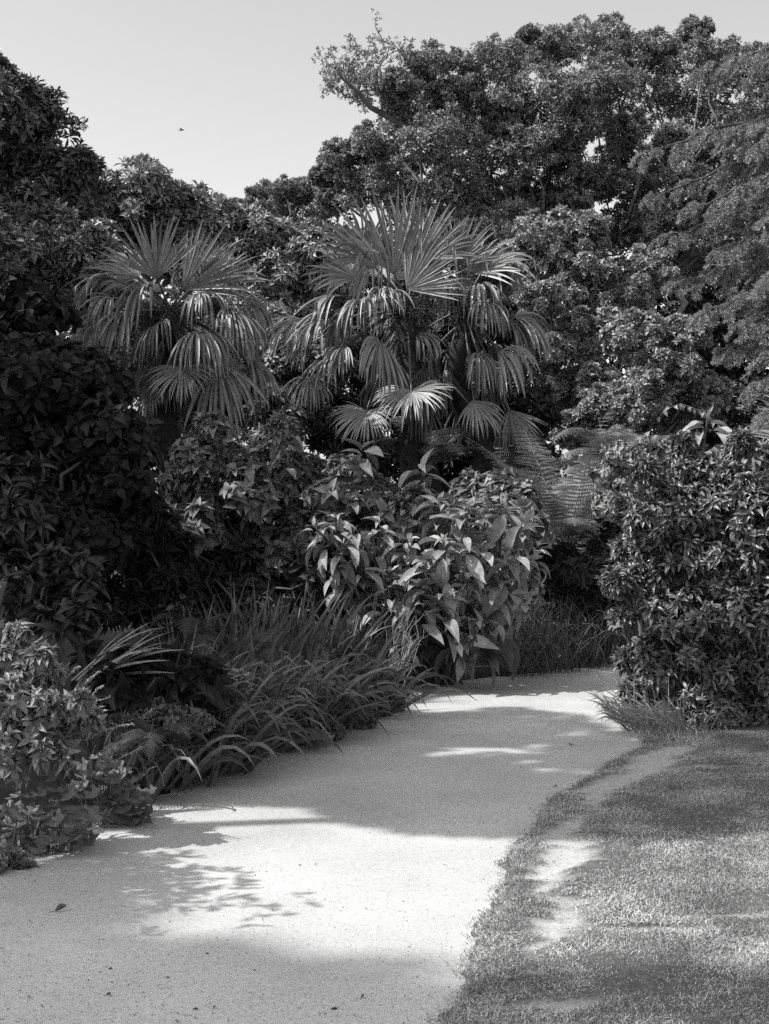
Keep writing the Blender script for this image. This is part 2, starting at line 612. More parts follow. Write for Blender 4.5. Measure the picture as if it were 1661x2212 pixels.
def setting():
    rng = np.random.default_rng(5)
    B = MB()
    s = 500.0
    B.add([(-s, -s, 0), (s, -s, 0), (s, s, 0), (-s, s, 0)], None, [(0, 1, 2, 3)])
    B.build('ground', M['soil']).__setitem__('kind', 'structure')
    # gravel path: far and left outline ragged
    left = [(-4.5, -3), (-4.5, 3.5), (-3.2, 5.3)] + [tuple(G(px, py)[:2]) for px, py in
           [(0, 1858), (120, 1800), (300, 1742), (420, 1680), (560, 1632), (700, 1588), (800, 1545), (862, 1508), (872, 1482), (1000, 1470), (1120, 1458), (1290, 1440), (1370, 1418)]] + [(4.2, 16.6), (9, 17.5)]
    pts = []
    left = np.array(left)
    for a, b in zip(left[:-1], left[1:]):
        n = max(2, int(np.linalg.norm(b - a) / .06))
        for t in np.linspace(0, 1, n, endpoint=False):
            p = a + (b - a) * t
            nn = np.array([-(b - a)[1], (b - a)[0]]) / np.linalg.norm(b - a)
            u = p[0] * 1.7 + p[1] * 2.3
            pts.append(p + nn * (wob1(u, 1.3, .045) + rng.normal(0, .006)))
    right = [(9, 12.0), (3.0, 10.0), (2.6, 8), (1.6, 5), (1.2, 3), (1.2, -3)]
    me = bpy.data.meshes.new('path')
    ring = [(p[0], p[1], .004) for p in pts] + [(x, y, .004) for x, y in right]
    me.from_pydata(ring, [], [list(range(len(ring)))[::-1]])
    me.update()
    o = bpy.data.objects.new('path', me)
    sc.collection.objects.link(o)
    o['kind'] = 'structure'
    me.materials.append(path_mat())
    # lawn: a thin rounded mat of turf over the path's right side
    ny, nx = 420, 46
    ys = np.linspace(-3, 14, ny)
    u = np.linspace(0, 1, nx) ** 1.8
    ex = LAWN_EDGE(ys) + wob1(ys, 2.2, .03) + rng.normal(0, .006, ny)
    X = ex[:, None] + (9.0 - ex)[:, None] * u[None]
    Y = np.repeat(ys[:, None], nx, 1)
    off = X - ex[:, None]
    Z = .002 + .038 * (1 - np.exp(-off / .07)) + .010 * np.sin(X * 4.3 + 1.0) * np.sin(Y * 3.7) * np.clip(off / .3, 0, 1)
    Z += rng.normal(0, .002, Z.shape) * np.clip(off / .1, 0, 1)
    Z -= .022 * bare(X, Y)
    V = np.stack([X, Y, Z], -1).reshape(-1, 3)
    i, j = np.meshgrid(np.arange(ny - 1), np.arange(nx - 1), indexing='ij')
    b0 = (i * nx + j).ravel()
    B = MB()
    B.add(V, None, np.c_[b0, b0 + 1, b0 + nx + 1, b0 + nx])
    lo = B.build('lawn', lawn_mat(), smooth=True)
    lo['kind'] = 'structure'
    at = lo.data.attributes.new('wear', 'FLOAT', 'POINT')
    at.data.foreach_set('value', bare(V[:, 0], V[:, 1]).astype(np.float32))
    # turf blades
    n = 520000
    y = 3.9 + 7.2 * rng.random(n) ** 1.25
    e = LAWN_EDGE(y) + wob1(y, 2.2, .03)
    x = e - .03 + rng.random(n) * (0.29 * y + .35 - e + .03)
    off = x - e
    bare_v = bare(x, y)
    tuft = .5 + .5 * np.sin(x * 7 + 2 * np.sin(y * 5)) * np.sin(y * 6.3 + x * 2)
    tuft2 = .5 + .5 * np.sin(x * 23 + 3 * np.sin(y * 13)) * np.sin(y * 19 + x * 5)
    keep = rng.random(n) < np.clip((1 - bare_v * 1.15), 0.022, 1) * (.25 + .35 * tuft + .4 * tuft2) * np.clip(.25 + off / .05, .2, 1)
    keep &= ~((x > 1.75) & (y > 10.1))
    x, y, off = x[keep], y[keep], off[keep]
    n = len(x)
    z = .002 + .038 * (1 - np.exp(-np.maximum(off, 0) / .07)) - .02 * bare(x, y)
    D = np.c_[rng.normal(0.15, .75, n), rng.normal(0, .75, n), rng.uniform(.35, 1.1, n)]
    N0 = unit(np.c_[rng.normal(0, 1, n), rng.normal(0, 1, n), rng.uniform(0, .8, n)])
    Lb = rng.uniform(.009, .024, n) * (1 + .5 * np.clip(1 - off / .12, 0, 1) + .6 * np.clip(tuft[keep] - .6, 0, 1))
    B = MB()
    strips(B, np.c_[x, y, z], D, N0, Lb, rng.uniform(.0018, .0034, n), rng.uniform(.2, 2.0, n), rng, m=3, fold=0, prof='grass')
    tag(B.build('lawn_grass', M['blade']), 'short dry turf grass growing over the lawn', 'grass', kind='stuff')
    # grit and dark litter on the path
    n = 26000
    y = 3.9 + 9.5 * rng.random(n) ** 1.7
    x = rng.uniform(-.3, .3, n) * y
    ok = (x < LAWN_EDGE(y) + .02) & inside_path(x, y)
    x, y = x[ok], y[ok]
    n = len(x)
    B = MB()
    sz = rng.uniform(.0010, .0026, n) * (1 + 1.3 * (rng.random(n) < .03))
    Q = unit(rng.normal(0, 1, (n, 3)))
    X_, Y_, Z_ = frames(Q, unit(rng.normal(0, 1, (n, 3))))
    B.inst(TPL['octa'][0], np.stack([X_ * sz[:, None], Y_ * sz[:, None] * 1.3, Z_ * sz[:, None] * .7], 2), np.c_[x, y, np.full(n, .0045)])
    tag(B.build('path_grit', M['pebble']), 'fine pale grit scattered over the path', 'gravel', kind='stuff')
    n = 20000
    y = 3.9 + 9.3 * rng.random(n) ** 1.9
    x = rng.uniform(-.3, .3, n) * y
    e = LAWN_EDGE(y)
    patch = .5 + .5 * np.sin(x * 3.1 + 1.2 * np.sin(y * 2.1)) * np.sin(y * 2.7 + 1)
    near = np.exp(-np.abs(x - e) / .12) + 1.6 * np.exp(-np.abs(x - LEFT_EDGE(y)) / .25) + .6 * np.exp(-((x + 1.0) ** 2 + (y - 4.6) ** 2) / .5)
    ok = (x < e + .02) & inside_path(x, y) & (rng.random(n) < np.clip(.03 + .13 * patch ** 2 + near, 0, 1))
    x, y = x[ok], y[ok]
    n = len(x)
    B = MB()
    D = np.c_[rng.normal(0, 1, n), rng.normal(0, 1, n), rng.normal(0, .12, n)]
    Ls = rng.uniform(.003, .010, n) * (1 + 1.3 * (np.abs(x - LEFT_EDGE(y)) < .16) * (rng.random(n) < .5)) * (1 + 1.2 * (rng.random(n) < .05))
    put_leaves(B, TPL['dia'], np.c_[x, y, np.full(n, .007)], D, np.tile([0, 0, 1.0], (n, 1)) + rng.normal(0, .3, (n, 3)), Ls, Ls * rng.uniform(.15, .6, n), rng)
    q = 2600
    yc = rng.uniform(4, 9.8, q)
    xc = LAWN_EDGE(yc) + rng.uniform(0, .5, q)
    okc = rng.random(q) < bare(xc, yc)
    xc, yc = xc[okc], yc[okc]
    q = len(xc)
    D = np.c_[rng.normal(0, 1, q), rng.normal(0, 1, q), rng.normal(0, .2, q)]
    Ls = rng.uniform(.003, .010, q)
    put_leaves(B, TPL['dia'], np.c_[xc, yc, np.full(q, .026)], D, np.tile([0, 0, 1.0], (q, 1)) + rng.normal(0, .3, (q, 3)), Ls, Ls * rng.uniform(.2, .8, q), rng)
    tag(B.build('leaf_litter', M['litter']), 'dark crumbs of dry leaf and earth scattered over the path', 'litter', kind='stuff')


LEFT_EDGE = edge_fn([(-4.5, 3.5), (-3.2, 5.3)] + [tuple(G(px, py)[:2]) for px, py in
                    [(0, 1858), (120, 1800), (300, 1742), (420, 1680), (560, 1632), (700, 1588), (800, 1545), (862, 1508)]] + [(.2, 13.0)])


def inside_path(x, y):
    return (x > LEFT_EDGE(y) + .01) & (y < 12.9 + .12 * np.maximum(x, 0))


def bare(x, y):
    """How worn the turf is: a trodden strip beside the edge and a few scuffs."""
    x, y = np.asarray(x, float), np.asarray(y, float)
    off = x - LAWN_EDGE(y)
    c = np.interp(y, [4, 5.0, 5.6, 6.2, 7.2, 8.2, 9, 10], [.25, .27, .27, .24, .23, .24, .3, .25]) + .05 * np.sin(y * 6) + .02 * np.sin(y * 17)
    w = np.interp(y, [4, 5.0, 5.4, 5.8, 6.4, 7.2, 7.5, 8.2, 9.4, 10], [.0, .02, .10, .05, .11, .09, .05, .13, .14, .02])
    ragged = .035 * np.sin(x * 31 + 4 * np.sin(y * 9)) + .03 * np.sin(y * 37 + x * 11)
    a = np.clip((w * 1.45 + ragged * .7 - np.abs(off - c)) / .09, 0, 1) * (w > .01)
    for cx, cyy, rx, ry in [(2.05, 8.75, .3, .09), (1.75, 8.95, .18, .06), (1.0, 5.35, .30, .035), (.55, 4.52, .16, .06), (1.35, 5.5, .3, .03), (.75, 5.75, .1, .05)]:
        q = ((x - cx) / rx) ** 2 + ((y - cyy) / ry) ** 2
        a = np.maximum(a, np.clip((1.1 - q + ragged * 8) / .6, 0, 1) * .8)
    return a


def path_mat():
    m, nt = new_mat('gravel_path')
    N, L = nt.nodes, nt.links
    tc = N.new('ShaderNodeTexCoord')
    big = N.new('ShaderNodeTexNoise'); big.inputs['Scale'].default_value = 1.1; big.inputs['Detail'].default_value = 5
    fine = N.new('ShaderNodeTexNoise'); fine.inputs['Scale'].default_value = 330; fine.inputs['Detail'].default_value = 4; fine.inputs['Roughness'].default_value = .7
    mid = N.new('ShaderNodeTexNoise'); mid.inputs['Scale'].default_value = 38; mid.inputs['Detail'].default_value = 6; mid.inputs['Roughness'].default_value = .75
    for n in (big, fine, mid):
        L.new(tc.outputs['Object'], n.inputs['Vector'])
    a = N.new('ShaderNodeMapRange'); a.inputs['From Min'].default_value = .3; a.inputs['From Max'].default_value = .7; a.inputs['To Min'].default_value = .43; a.inputs['To Max'].default_value = .56
    L.new(big.outputs['Fac'], a.inputs['Value'])
    b = N.new('ShaderNodeMapRange'); b.inputs['From Min'].default_value = .3; b.inputs['From Max'].default_value = .7; b.inputs['To Min'].default_value = .70; b.inputs['To Max'].default_value = 1.28
    L.new(fine.outputs['Fac'], b.inputs['Value'])
    c = N.new('ShaderNodeMapRange'); c.inputs['From Min'].default_value = .3; c.inputs['From Max'].default_value = .6; c.inputs['To Min'].default_value = .86; c.inputs['To Max'].default_value = 1.05
    L.new(mid.outputs['Fac'], c.inputs['Value'])
    m1 = N.new('ShaderNodeMath'); m1.operation = 'MULTIPLY'
    m2 = N.new('ShaderNodeMath'); m2.operation = 'MULTIPLY'
    L.new(a.outputs[0], m1.inputs[0]); L.new(b.outputs[0], m1.inputs[1])
    L.new(m1.outputs[0], m2.inputs[0]); L.new(c.outputs[0], m2.inputs[1])
    p = N.new('ShaderNodeBsdfPrincipled')
    p.inputs['Roughness'].default_value = .95
    p.inputs['Specular IOR Level'].default_value = .15
    L.new(m2.outputs[0], p.inputs['Base Color'])
    bp = N.new('ShaderNodeBump'); bp.inputs['Strength'].default_value = .55; bp.inputs['Distance'].default_value = .004
    add = N.new('ShaderNodeMath'); add.operation = 'ADD'
    L.new(fine.outputs['Fac'], add.inputs[0]); L.new(mid.outputs['Fac'], add.inputs[1])
    L.new(add.outputs[0], bp.inputs['Height'])
    L.new(bp.outputs[0], p.inputs['Normal'])
    o = N.new('ShaderNodeOutputMaterial')
    L.new(p.outputs[0], o.inputs[0])
    return m


def lawn_mat():
    m, nt = new_mat('turf_soil')
    N, L = nt.nodes, nt.links
    tc = N.new('ShaderNodeTexCoord')
    noi = N.new('ShaderNodeTexNoise'); noi.inputs['Scale'].default_value = 45; noi.inputs['Detail'].default_value = 6; noi.inputs['Roughness'].default_value = .7
    L.new(tc.outputs['Object'], noi.inputs['Vector'])
    at = N.new('ShaderNodeAttribute'); at.attribute_name = 'wear'
    t1 = N.new('ShaderNodeMapRange'); t1.inputs['From Min'].default_value = .3; t1.inputs['From Max'].default_value = .7; t1.inputs['To Min'].default_value = .05; t1.inputs['To Max'].default_value = .15
    t2 = N.new('ShaderNodeMapRange'); t2.inputs['From Min'].default_value = .3; t2.inputs['From Max'].default_value = .7; t2.inputs['To Min'].default_value = .36; t2.inputs['To Max'].default_value = .52
    L.new(noi.outputs['Fac'], t1.inputs['Value']); L.new(noi.outputs['Fac'], t2.inputs['Value'])
    mx = N.new('ShaderNodeMix'); mx.data_type = 'FLOAT'
    L.new(at.outputs['Fac'], mx.inputs[0]); L.new(t1.outputs[0], mx.inputs[2]); L.new(t2.outputs[0], mx.inputs[3])
    p = N.new('ShaderNodeBsdfPrincipled'); p.inputs['Roughness'].default_value = .95; p.inputs['Specular IOR Level'].default_value = .15
    L.new(mx.outputs[0], p.inputs['Base Color'])
    bp = N.new('ShaderNodeBump'); bp.inputs['Strength'].default_value = .6; bp.inputs['Distance'].default_value = .008
    L.new(noi.outputs['Fac'], bp.inputs['Height']); L.new(bp.outputs[0], p.inputs['Normal'])
    o = N.new('ShaderNodeOutputMaterial')
    L.new(p.outputs[0], o.inputs[0])
    return m


setting()

# ------------------------------------------------------------------ trees
def oak(label, rows, d, seed, mat='oak', L=.095, nsub=32, nsh=26, k=6, r0=.10, base=None, dj=1.2, group='evergreen oaks closing the view', name='oak_tree', bark='pale_bark', twigs=.45):
    lobes = PL(rows, d, seed, dj)
    return shrub(name, label, 'tree', lobes, mat, 'dia', L, .42, seed, nsub=nsub, sr=.32, nsh=nsh, k=k, ang=1.15, wob=1.0, up=.5,
                 stem_mat=bark, r0=r0, group=group, base=base, twigs=twigs, trunk_name='trunk', stem=L * .6, back=.25, fork=.5, under=.2, fill=420)


oak('big evergreen oak whose bare twiggy limb pokes into the sky',
    [(850, 195, 50), (925, 150, 62), (885, 260, 75), (800, 320, 62), (735, 345, 45), (840, 370, 75), (940, 310, 85), (780, 410, 70),
     (880, 440, 75), (725, 430, 45), (970, 400, 80), (975, 215, 60), (960, 500, 80), (1040, 520, 80), (700, 385, 30)], 33, 11, base=(1.2, 34, 0))
oak('evergreen oak in the middle of the row, behind the tall fountain palm',
    [(1025, 150, 66), (1105, 135, 66), (1060, 230, 85), (1160, 225, 85), (1195, 110, 62), (1140, 75, 20), (1040, 340, 80), (1130, 330, 80), (1080, 430, 75),
     (1180, 420, 66), (1250, 200, 70), (1150, 510, 70), (1240, 290, 60), (1010, 440, 60), (1210, 340, 55), (1220, 470, 60), (1090, 280, 60), (1000, 280, 60), (1270, 380, 40), (1080, 490, 70), (1165, 470, 60), (1240, 520, 60), (1120, 570, 70), (1050, 600, 70), (1010, 500, 60)], 34, 12, base=(3.6, 35, 0))
oak('tallest evergreen oak, sky showing low in its crown behind the conifer',
    [(1290, 95, 72), (1370, 125, 70), (1445, 120, 66), (1500, 75, 40), (1530, 130, 66), (1605, 150, 70), (1670, 170, 75), (1310, 190, 75), (1420, 220, 80),
     (1525, 240, 80), (1620, 270, 70), (1700, 280, 80), (1350, 290, 55), (1455, 310, 55), (1280, 260, 60), (1300, 405, 50), (1380, 420, 60), (1430, 500, 70),
     (1330, 500, 60), (1520, 420, 45), (1590, 470, 60), (1660, 440, 50), (1500, 560, 80), (1650, 560, 80), (1340, 350, 55), (1410, 370, 60), (1480, 390, 50), (1480, 470, 60), (1540, 340, 55), (1610, 360, 50), (1680, 360, 55), (1380, 490, 55), (1250, 430, 45), (1560, 420, 40)], 35, 13, base=(6.6, 36, 0))
oak('small fine leaved oak far off, left of the big oaks above the rhododendron bank',
    [(560, 425, 40), (610, 415, 42), (655, 420, 42), (600, 470, 50), (680, 470, 50), (520, 450, 30), (640, 500, 40)], 38, 14, mat='oak_far', L=.09, nsub=12, nsh=18, r0=.15)


gb = 'dark evergreens far behind the palms'
for i, (rows, d, bx, lab) in enumerate([
    ([(560, 620, 120), (700, 560, 110), (620, 780, 140), (760, 700, 130), (480, 760, 110), (700, 900, 150), (520, 930, 140), (830, 600, 110), (850, 800, 150), (380, 700, 110), (360, 880, 130)], 42, -3.0, 'dark evergreen far behind, filling the gap between the two palm crowns'),
    ([(960, 640, 130), (1080, 620, 130), (1180, 700, 130), (1000, 820, 150), (1130, 860, 150), (1260, 640, 120), (1290, 800, 140), (1220, 960, 140), (1000, 990, 150)], 43, 4.0, 'dark evergreen far behind the shaded skirt of the shorter palm'),
    ([(1380, 640, 120), (1480, 680, 130), (1600, 700, 140), (1420, 820, 140), (1550, 860, 150), (1690, 640, 130), (1700, 860, 150), (1400, 980, 140), (1600, 980, 150), (1750, 760, 150), (1520, 760, 130), (1630, 780, 130), (1500, 900, 130), (1450, 740, 110), (1560, 600, 110)], 44, 10.5, 'dark evergreen far behind the lower boughs of the conifer')]):
    shrub('evergreen_tree', lab, 'tree', PL(rows, d, 600 + i, 1.0), 'rhodo_shaded', 'dia', .22, .45, 600 + i, nsub=20, sr=.45, nsh=22, k=6, r0=.2, group=gb, back=.1, base=(bx, d + .5, 0), twigs=.1, trunk_name='trunk', fork=.3)


def poking_limb():
    """The long limb with twiggy ends that leaves the big oak towards the sky; joined to that tree."""
    t = bpy.data.objects['oak_tree']
    rng = np.random.default_rng(77)
    S, B = MB(), MB()
    d = 33
    main = [(905, 290), (860, 265), (825, 245), (800, 232), (775, 200), (752, 180), (735, 165)]
    tube(S, [W(x, y, d - .2 * i) for i, (x, y) in enumerate(main)], np.linspace(.09, .03, len(main)), 6)
    tips = []
    for fx, fy, ends in [(825, 245, [(770, 215), (745, 205), (728, 190), (712, 175)]), (752, 180, [(715, 160), (722, 140), (740, 135), (760, 150), (705, 185)]),
                         (775, 200, [(785, 165), (770, 150), (800, 180)]), (860, 265, [(840, 180), (830, 120), (845, 95), (800, 105), (862, 90), (790, 125), (815, 150), (880, 100)])]:
        for ex, ey in ends:
            c = crooked(W(fx, fy, d), W(ex, ey, d + rng.uniform(-.8, .8)), 8, .9, rng, .05)
            tube(S, c, np.linspace(.03, .009, 8), 5)
            tips.append(c[-1])
            for _ in range(4):
                q = c[rng.integers(3, 8)]
                e = q + rng.normal(0, .22, 3) + np.array([0, 0, .12])
                tube(S, crooked(q, e, 4, .8, rng), np.linspace(.012, .005, 4), 4)
                tips.append(e)
    S.build('branch', M['pale_bark'], t, True)
    T = np.repeat(np.array(tips), 7, 0)
    T = T + rng.normal(0, .09, T.shape)
    whorls(B, T, unit(rng.normal(0, .5, T.shape) + np.array([0, 0, .7])), 6, .085, .42, TPL['dia'], rng, stem=.05)
    B.build('leaf_sprays', M['oak'], t)


poking_limb()

shrub('evergreen_shrub', 'rounded bright evergreen shrub below the tallest oak, between palms and conifer', 'shrub',
      PL([(1180, 525, 80), (1265, 505, 55), (1240, 600, 80), (1160, 650, 60), (1330, 640, 75), (1400, 590, 65), (1265, 720, 75), (1180, 760, 60), (1130, 560, 45),
          (1210, 850, 60), (1290, 830, 60)], 25, 21), 'bush', 'dia', .095, .42, 21, nsub=26, sr=.29, nsh=28, k=7, r0=.08, group='evergreen shrubs below the oaks', twigs=.4, stem_mat='pale_bark', back=.25, base=(3.2, 26, 0))
shrub('evergreen_shrub', 'lower evergreen shrub just left of the drooping conifer, with pale shoot tips', 'shrub',
      PL([(1370, 740, 75), (1450, 790, 65), (1390, 860, 70), (1310, 890, 60), (1480, 720, 50), (1290, 940, 45), (1440, 900, 55), (1230, 930, 40), (1350, 960, 40), (1520, 850, 60)], 22, 22),
      'bush', 'dia', .09, .42, 22, nsub=26, sr=.29, nsh=28, k=7, r0=.08, group='evergreen shrubs below the oaks', twigs=.4, stem_mat='pale_bark', back=.25, base=(4.1, 23, 0))


def rhodo(label, rows, d, seed, mat='rhodo', L=.15, nsub=16, nsh=16, k=8, dj=.5, base=None, r0=.09):
    return shrub('rhododendron', label, 'shrub', PL(rows, d, seed, dj), mat, 'obl', L, .30, seed, nsub=nsub, sr=.42, nsh=nsh, k=k, ang=1.25, up=.55,
                 r0=r0, group='rhododendrons banked behind the palms', base=base, stem=.05)


rhodo('tall dark rhododendron at the upper left with loose shoots against the sky',
      [(30, 330, 120), (-60, 260, 140), (120, 395, 80), (60, 240, 60), (-10, 170, 40), (30, 200, 30), (-60, 480, 140), (80, 480, 110), (170, 430, 55), (170, 360, 35), (-20, 140, 22)], 18, 31,
      mat='rhodo_mid', nsub=22, nsh=16, base=(-5.2, 18.3, 0), r0=.1)
rhodo('lighter domed rhododendron beside the tall dark one, over the left palm',
      [(300, 420, 75), (375, 450, 70), (240, 440, 65), (320, 370, 25), (430, 500, 55), (330, 500, 75), (250, 530, 70), (410, 570, 70)], 22, 32, nsub=17, base=(-3.6, 22.5, 0))
rhodo('broad rhododendron low in the skyline dip between the two palm crowns',
      [(480, 480, 55), (550, 490, 60), (620, 520, 60), (690, 540, 60), (520, 570, 70), (600, 600, 70), (680, 620, 60), (750, 600, 60), (560, 680, 65), (640, 710, 60)], 24, 33, nsub=17, base=(-1.9, 24.6, 0))
rhodo('rhododendron at the left edge under the tall dark one, shoots catching the sun',
      [(30, 545, 75), (120, 520, 70), (200, 550, 65), (60, 640, 70), (150, 630, 65), (-40, 620, 70), (220, 640, 60), (30, 480, 40)], 16.9, 34, nsub=17, base=(-4.4, 17.3, 0))
rhodo('dim rhododendron behind and below the left palm crown',
      [(460, 760, 70), (550, 800, 70), (400, 850, 80), (500, 880, 70), (600, 880, 60), (620, 780, 50), (300, 800, 70), (230, 730, 70), (320, 700, 60), (220, 850, 70), (570, 700, 50), (700, 800, 60), (690, 880, 60)],
      18.6, 35, nsub=17, base=(-2.2, 19, 0))
rhodo('shaded rhododendron filling the dark behind the twin trunk palms',
      [(780, 760, 80), (880, 760, 80), (980, 800, 80), (1080, 820, 80), (820, 880, 80), (930, 900, 80), (1040, 930, 80), (1130, 900, 70), (760, 960, 70), (870, 990, 80), (990, 1010, 80), (1100, 1010, 70), (1000, 700, 70), (900, 660, 60), (1090, 700, 50)],
      19.0, 36, mat='rhodo_shaded', nsub=17, base=(.6, 19.5, 0))


def conifer():
    rng = np.random.default_rng(41)
    d0 = 16.0
    base = W(1760, 1106, d0)
    base[2] = 0
    t = thing('conifer', 'soft drooping conifer reaching in at the right edge above the laurel', 'tree', base)
    S = MB()
    top = base + np.array([.1, 0, 8.6])
    tube(S, crooked(base - np.array([0, 0, .1]), top, 12, .1, rng), np.linspace(.2, .02, 12), 10)
    S.build('trunk', M['bark'], t, True)
    # boughs that end at these photo points, then unseen ones round the far side
    tips = [(1500, 170, -.4), (1560, 300, -.6), (1400, 350, -.5), (1410, 440, -.2), (1480, 470, -.9), (1430, 530, -.4), (1545, 560, -1.0), (1460, 630, -.2),
            (1520, 690, -.6), (1600, 720, -1.1), (1555, 770, -.1), (1620, 850, -.7), (1650, 910, -1.0), (1640, 640, -1.4), (1600, 420, -1.3), (1640, 330, -1.4), (1655, 500, -1.6),
            (1650, 780, -1.2), (1660, 420, .3), (1620, 610, .2)]
    ends = [W(x, y, d0 + z) for x, y, z in tips]
    for i in range(12):
        a = rng.uniform(-1.2, 1.7)
        ends.append(base + np.array([math.cos(a) * 1.5, math.sin(a) * 1.5, rng.uniform(1.5, 4.6)]))
    for e in ends:
        ln = np.linalg.norm(e[:2] - base[:2])
        st = np.array([base[0], base[1], min(8.2, e[2] + ln * .28)])
        tt = np.linspace(0, 1, 14)[:, None]
        P = st + (e - st) * tt
        P[:, 2] += np.sin(tt[:, 0] * np.pi) * ln * .10 + np.clip(tt[:, 0] - .8, 0, 1) * ln * .28
        P[1:-1] += rng.normal(0, .02, (12, 3))
        Bs, Bn = MB(), MB()
        tube(Bs, P, np.linspace(.03, .006, 14), 5)
        segs = [(P[i], P[i + 1]) for i in range(4, 13)]
        main = unit(e - st)
        side = unit(np.cross(main, [0, 0, 1.0]))
        for i in range(3, 14):
            for sg in (-1, 1):
                f = i / 13
                q = P[i] + rng.normal(0, .02, 3)
                l = (.36 * (1 - f) + .15) * rng.uniform(.55, 1.2)
                dd = unit(main * .8 + side * sg * .75 + np.array([0, 0, rng.uniform(-.85, -.1)]) + rng.normal(0, .2, 3))
                c = q + np.linspace(0, 1, 6)[:, None] * dd * l
                c[:, 2] -= np.linspace(0, 1, 6) ** 2 * l * .55
                tube(Bs, c, np.linspace(.006, .002, 6), 3)
                segs += [(c[k], c[k + 1]) for k in range(5)]
                for k in (1, 2, 3, 4):
                    for s2 in (-1, 1):
                        d2 = unit(dd + unit(np.cross(dd, [0, 0, 1.0])) * s2 * .8 + np.array([0, 0, rng.uniform(-.5, .1)]))
                        c2 = c[k] + np.linspace(0, 1, 3)[:, None] * d2 * l * .38 * rng.uniform(.6, 1.2)
                        segs += [(c2[0], c2[1]), (c2[1], c2[2])]
        A = np.array([s[0] for s in segs]); Z = np.array([s[1] for s in segs])
        npc = 24
        u = rng.random((len(A), npc, 1))
        Pn = (A[:, None] * (1 - u) + Z[:, None] * u).reshape(-1, 3)
        Dm = np.repeat(unit(Z - A), npc, 0)
        Rn = unit(rng.normal(0, 1, Pn.shape))
        Rn = unit(Rn - Dm * np.sum(Rn * Dm, 1, keepdims=True))
        Dn = unit(Rn + Dm * .75)
        Ln = rng.uniform(.024, .042, len(Pn))
        put_leaves(Bn, [TPL['dia'][2]], Pn, Dn, unit(rng.normal(0, 1, Pn.shape)), Ln, np.full(len(Pn), .0065), rng)
        b = Bs.build('bough', M['bark'], t, True)
        Bn.build('needles', M['conifer'], b)


conifer()


# ------------------------------------------------------------------ palms
def fan_leaf(t, hub, h, d, n, S, spread, droop, rng, nseg=None, mat='palm', kinks=.12):
    start, power = .3, 1.4
    if droop > 1.05:
        droop, start, power = droop * 2.0, rng.uniform(.05, .2), 1.0
        spread, S, kinks = spread * rng.uniform(.5, .9), S * rng.uniform(.9, 1.35), .4
        n = np.asarray(n, float) + rng.normal(0, .35, 3)
        d = np.asarray(d, float) + rng.normal(0, .15, 3)
    elif droop > .4:
        kinks = .25
    nseg = int(spread * 2 / 5.4)
    h, d = np.asarray(h, float), unit(np.asarray(d, float))
    n = unit(np.asarray(n, float) - d * np.dot(n, d))
    x = np.cross(d, n)
    th = np.linspace(-R(spread), R(spread), nseg) + rng.normal(0, .012, nseg)
    L = S * (.72 + .28 * np.cos(th * .62)) * rng.uniform(.84, 1.08, nseg)
    cup = .10 * np.abs(np.sin(th))[:, None] * n
    D0 = unit(np.cos(th)[:, None] * d + np.sin(th)[:, None] * x + cup + rng.normal(0, .05 if droop > 1.05 else .015, (nseg, 3)))
    wd = np.minimum(2 * .5 * L * math.tan(R(spread) / nseg) * 1.08, .042)
    B = MB()
    strips(B, np.tile(h, (nseg, 1)), D0, np.tile(n, (nseg, 1)) + rng.normal(0, .12, (nseg, 3)), L, wd, droop * rng.uniform(.3, 1.9, nseg), rng, m=10, fold=.55, start=start, power=power, prof='fan', kinks=kinks)
    f = B.build('fan_leaf', M[mat], t)
    Pb = MB()
    mid = (np.asarray(hub) + h) / 2 + np.array([0, 0, .10 * np.linalg.norm(h - hub)])
    u = np.linspace(0, 1, 8)[:, None]
    c = (1 - u) ** 2 * hub + 2 * u * (1 - u) * mid + u ** 2 * (h + d * .03)
    tube(Pb, c, np.linspace(.016, .009, 8), 5)
    Pb.build('petiole', M['petiole'], f, True)
    return f


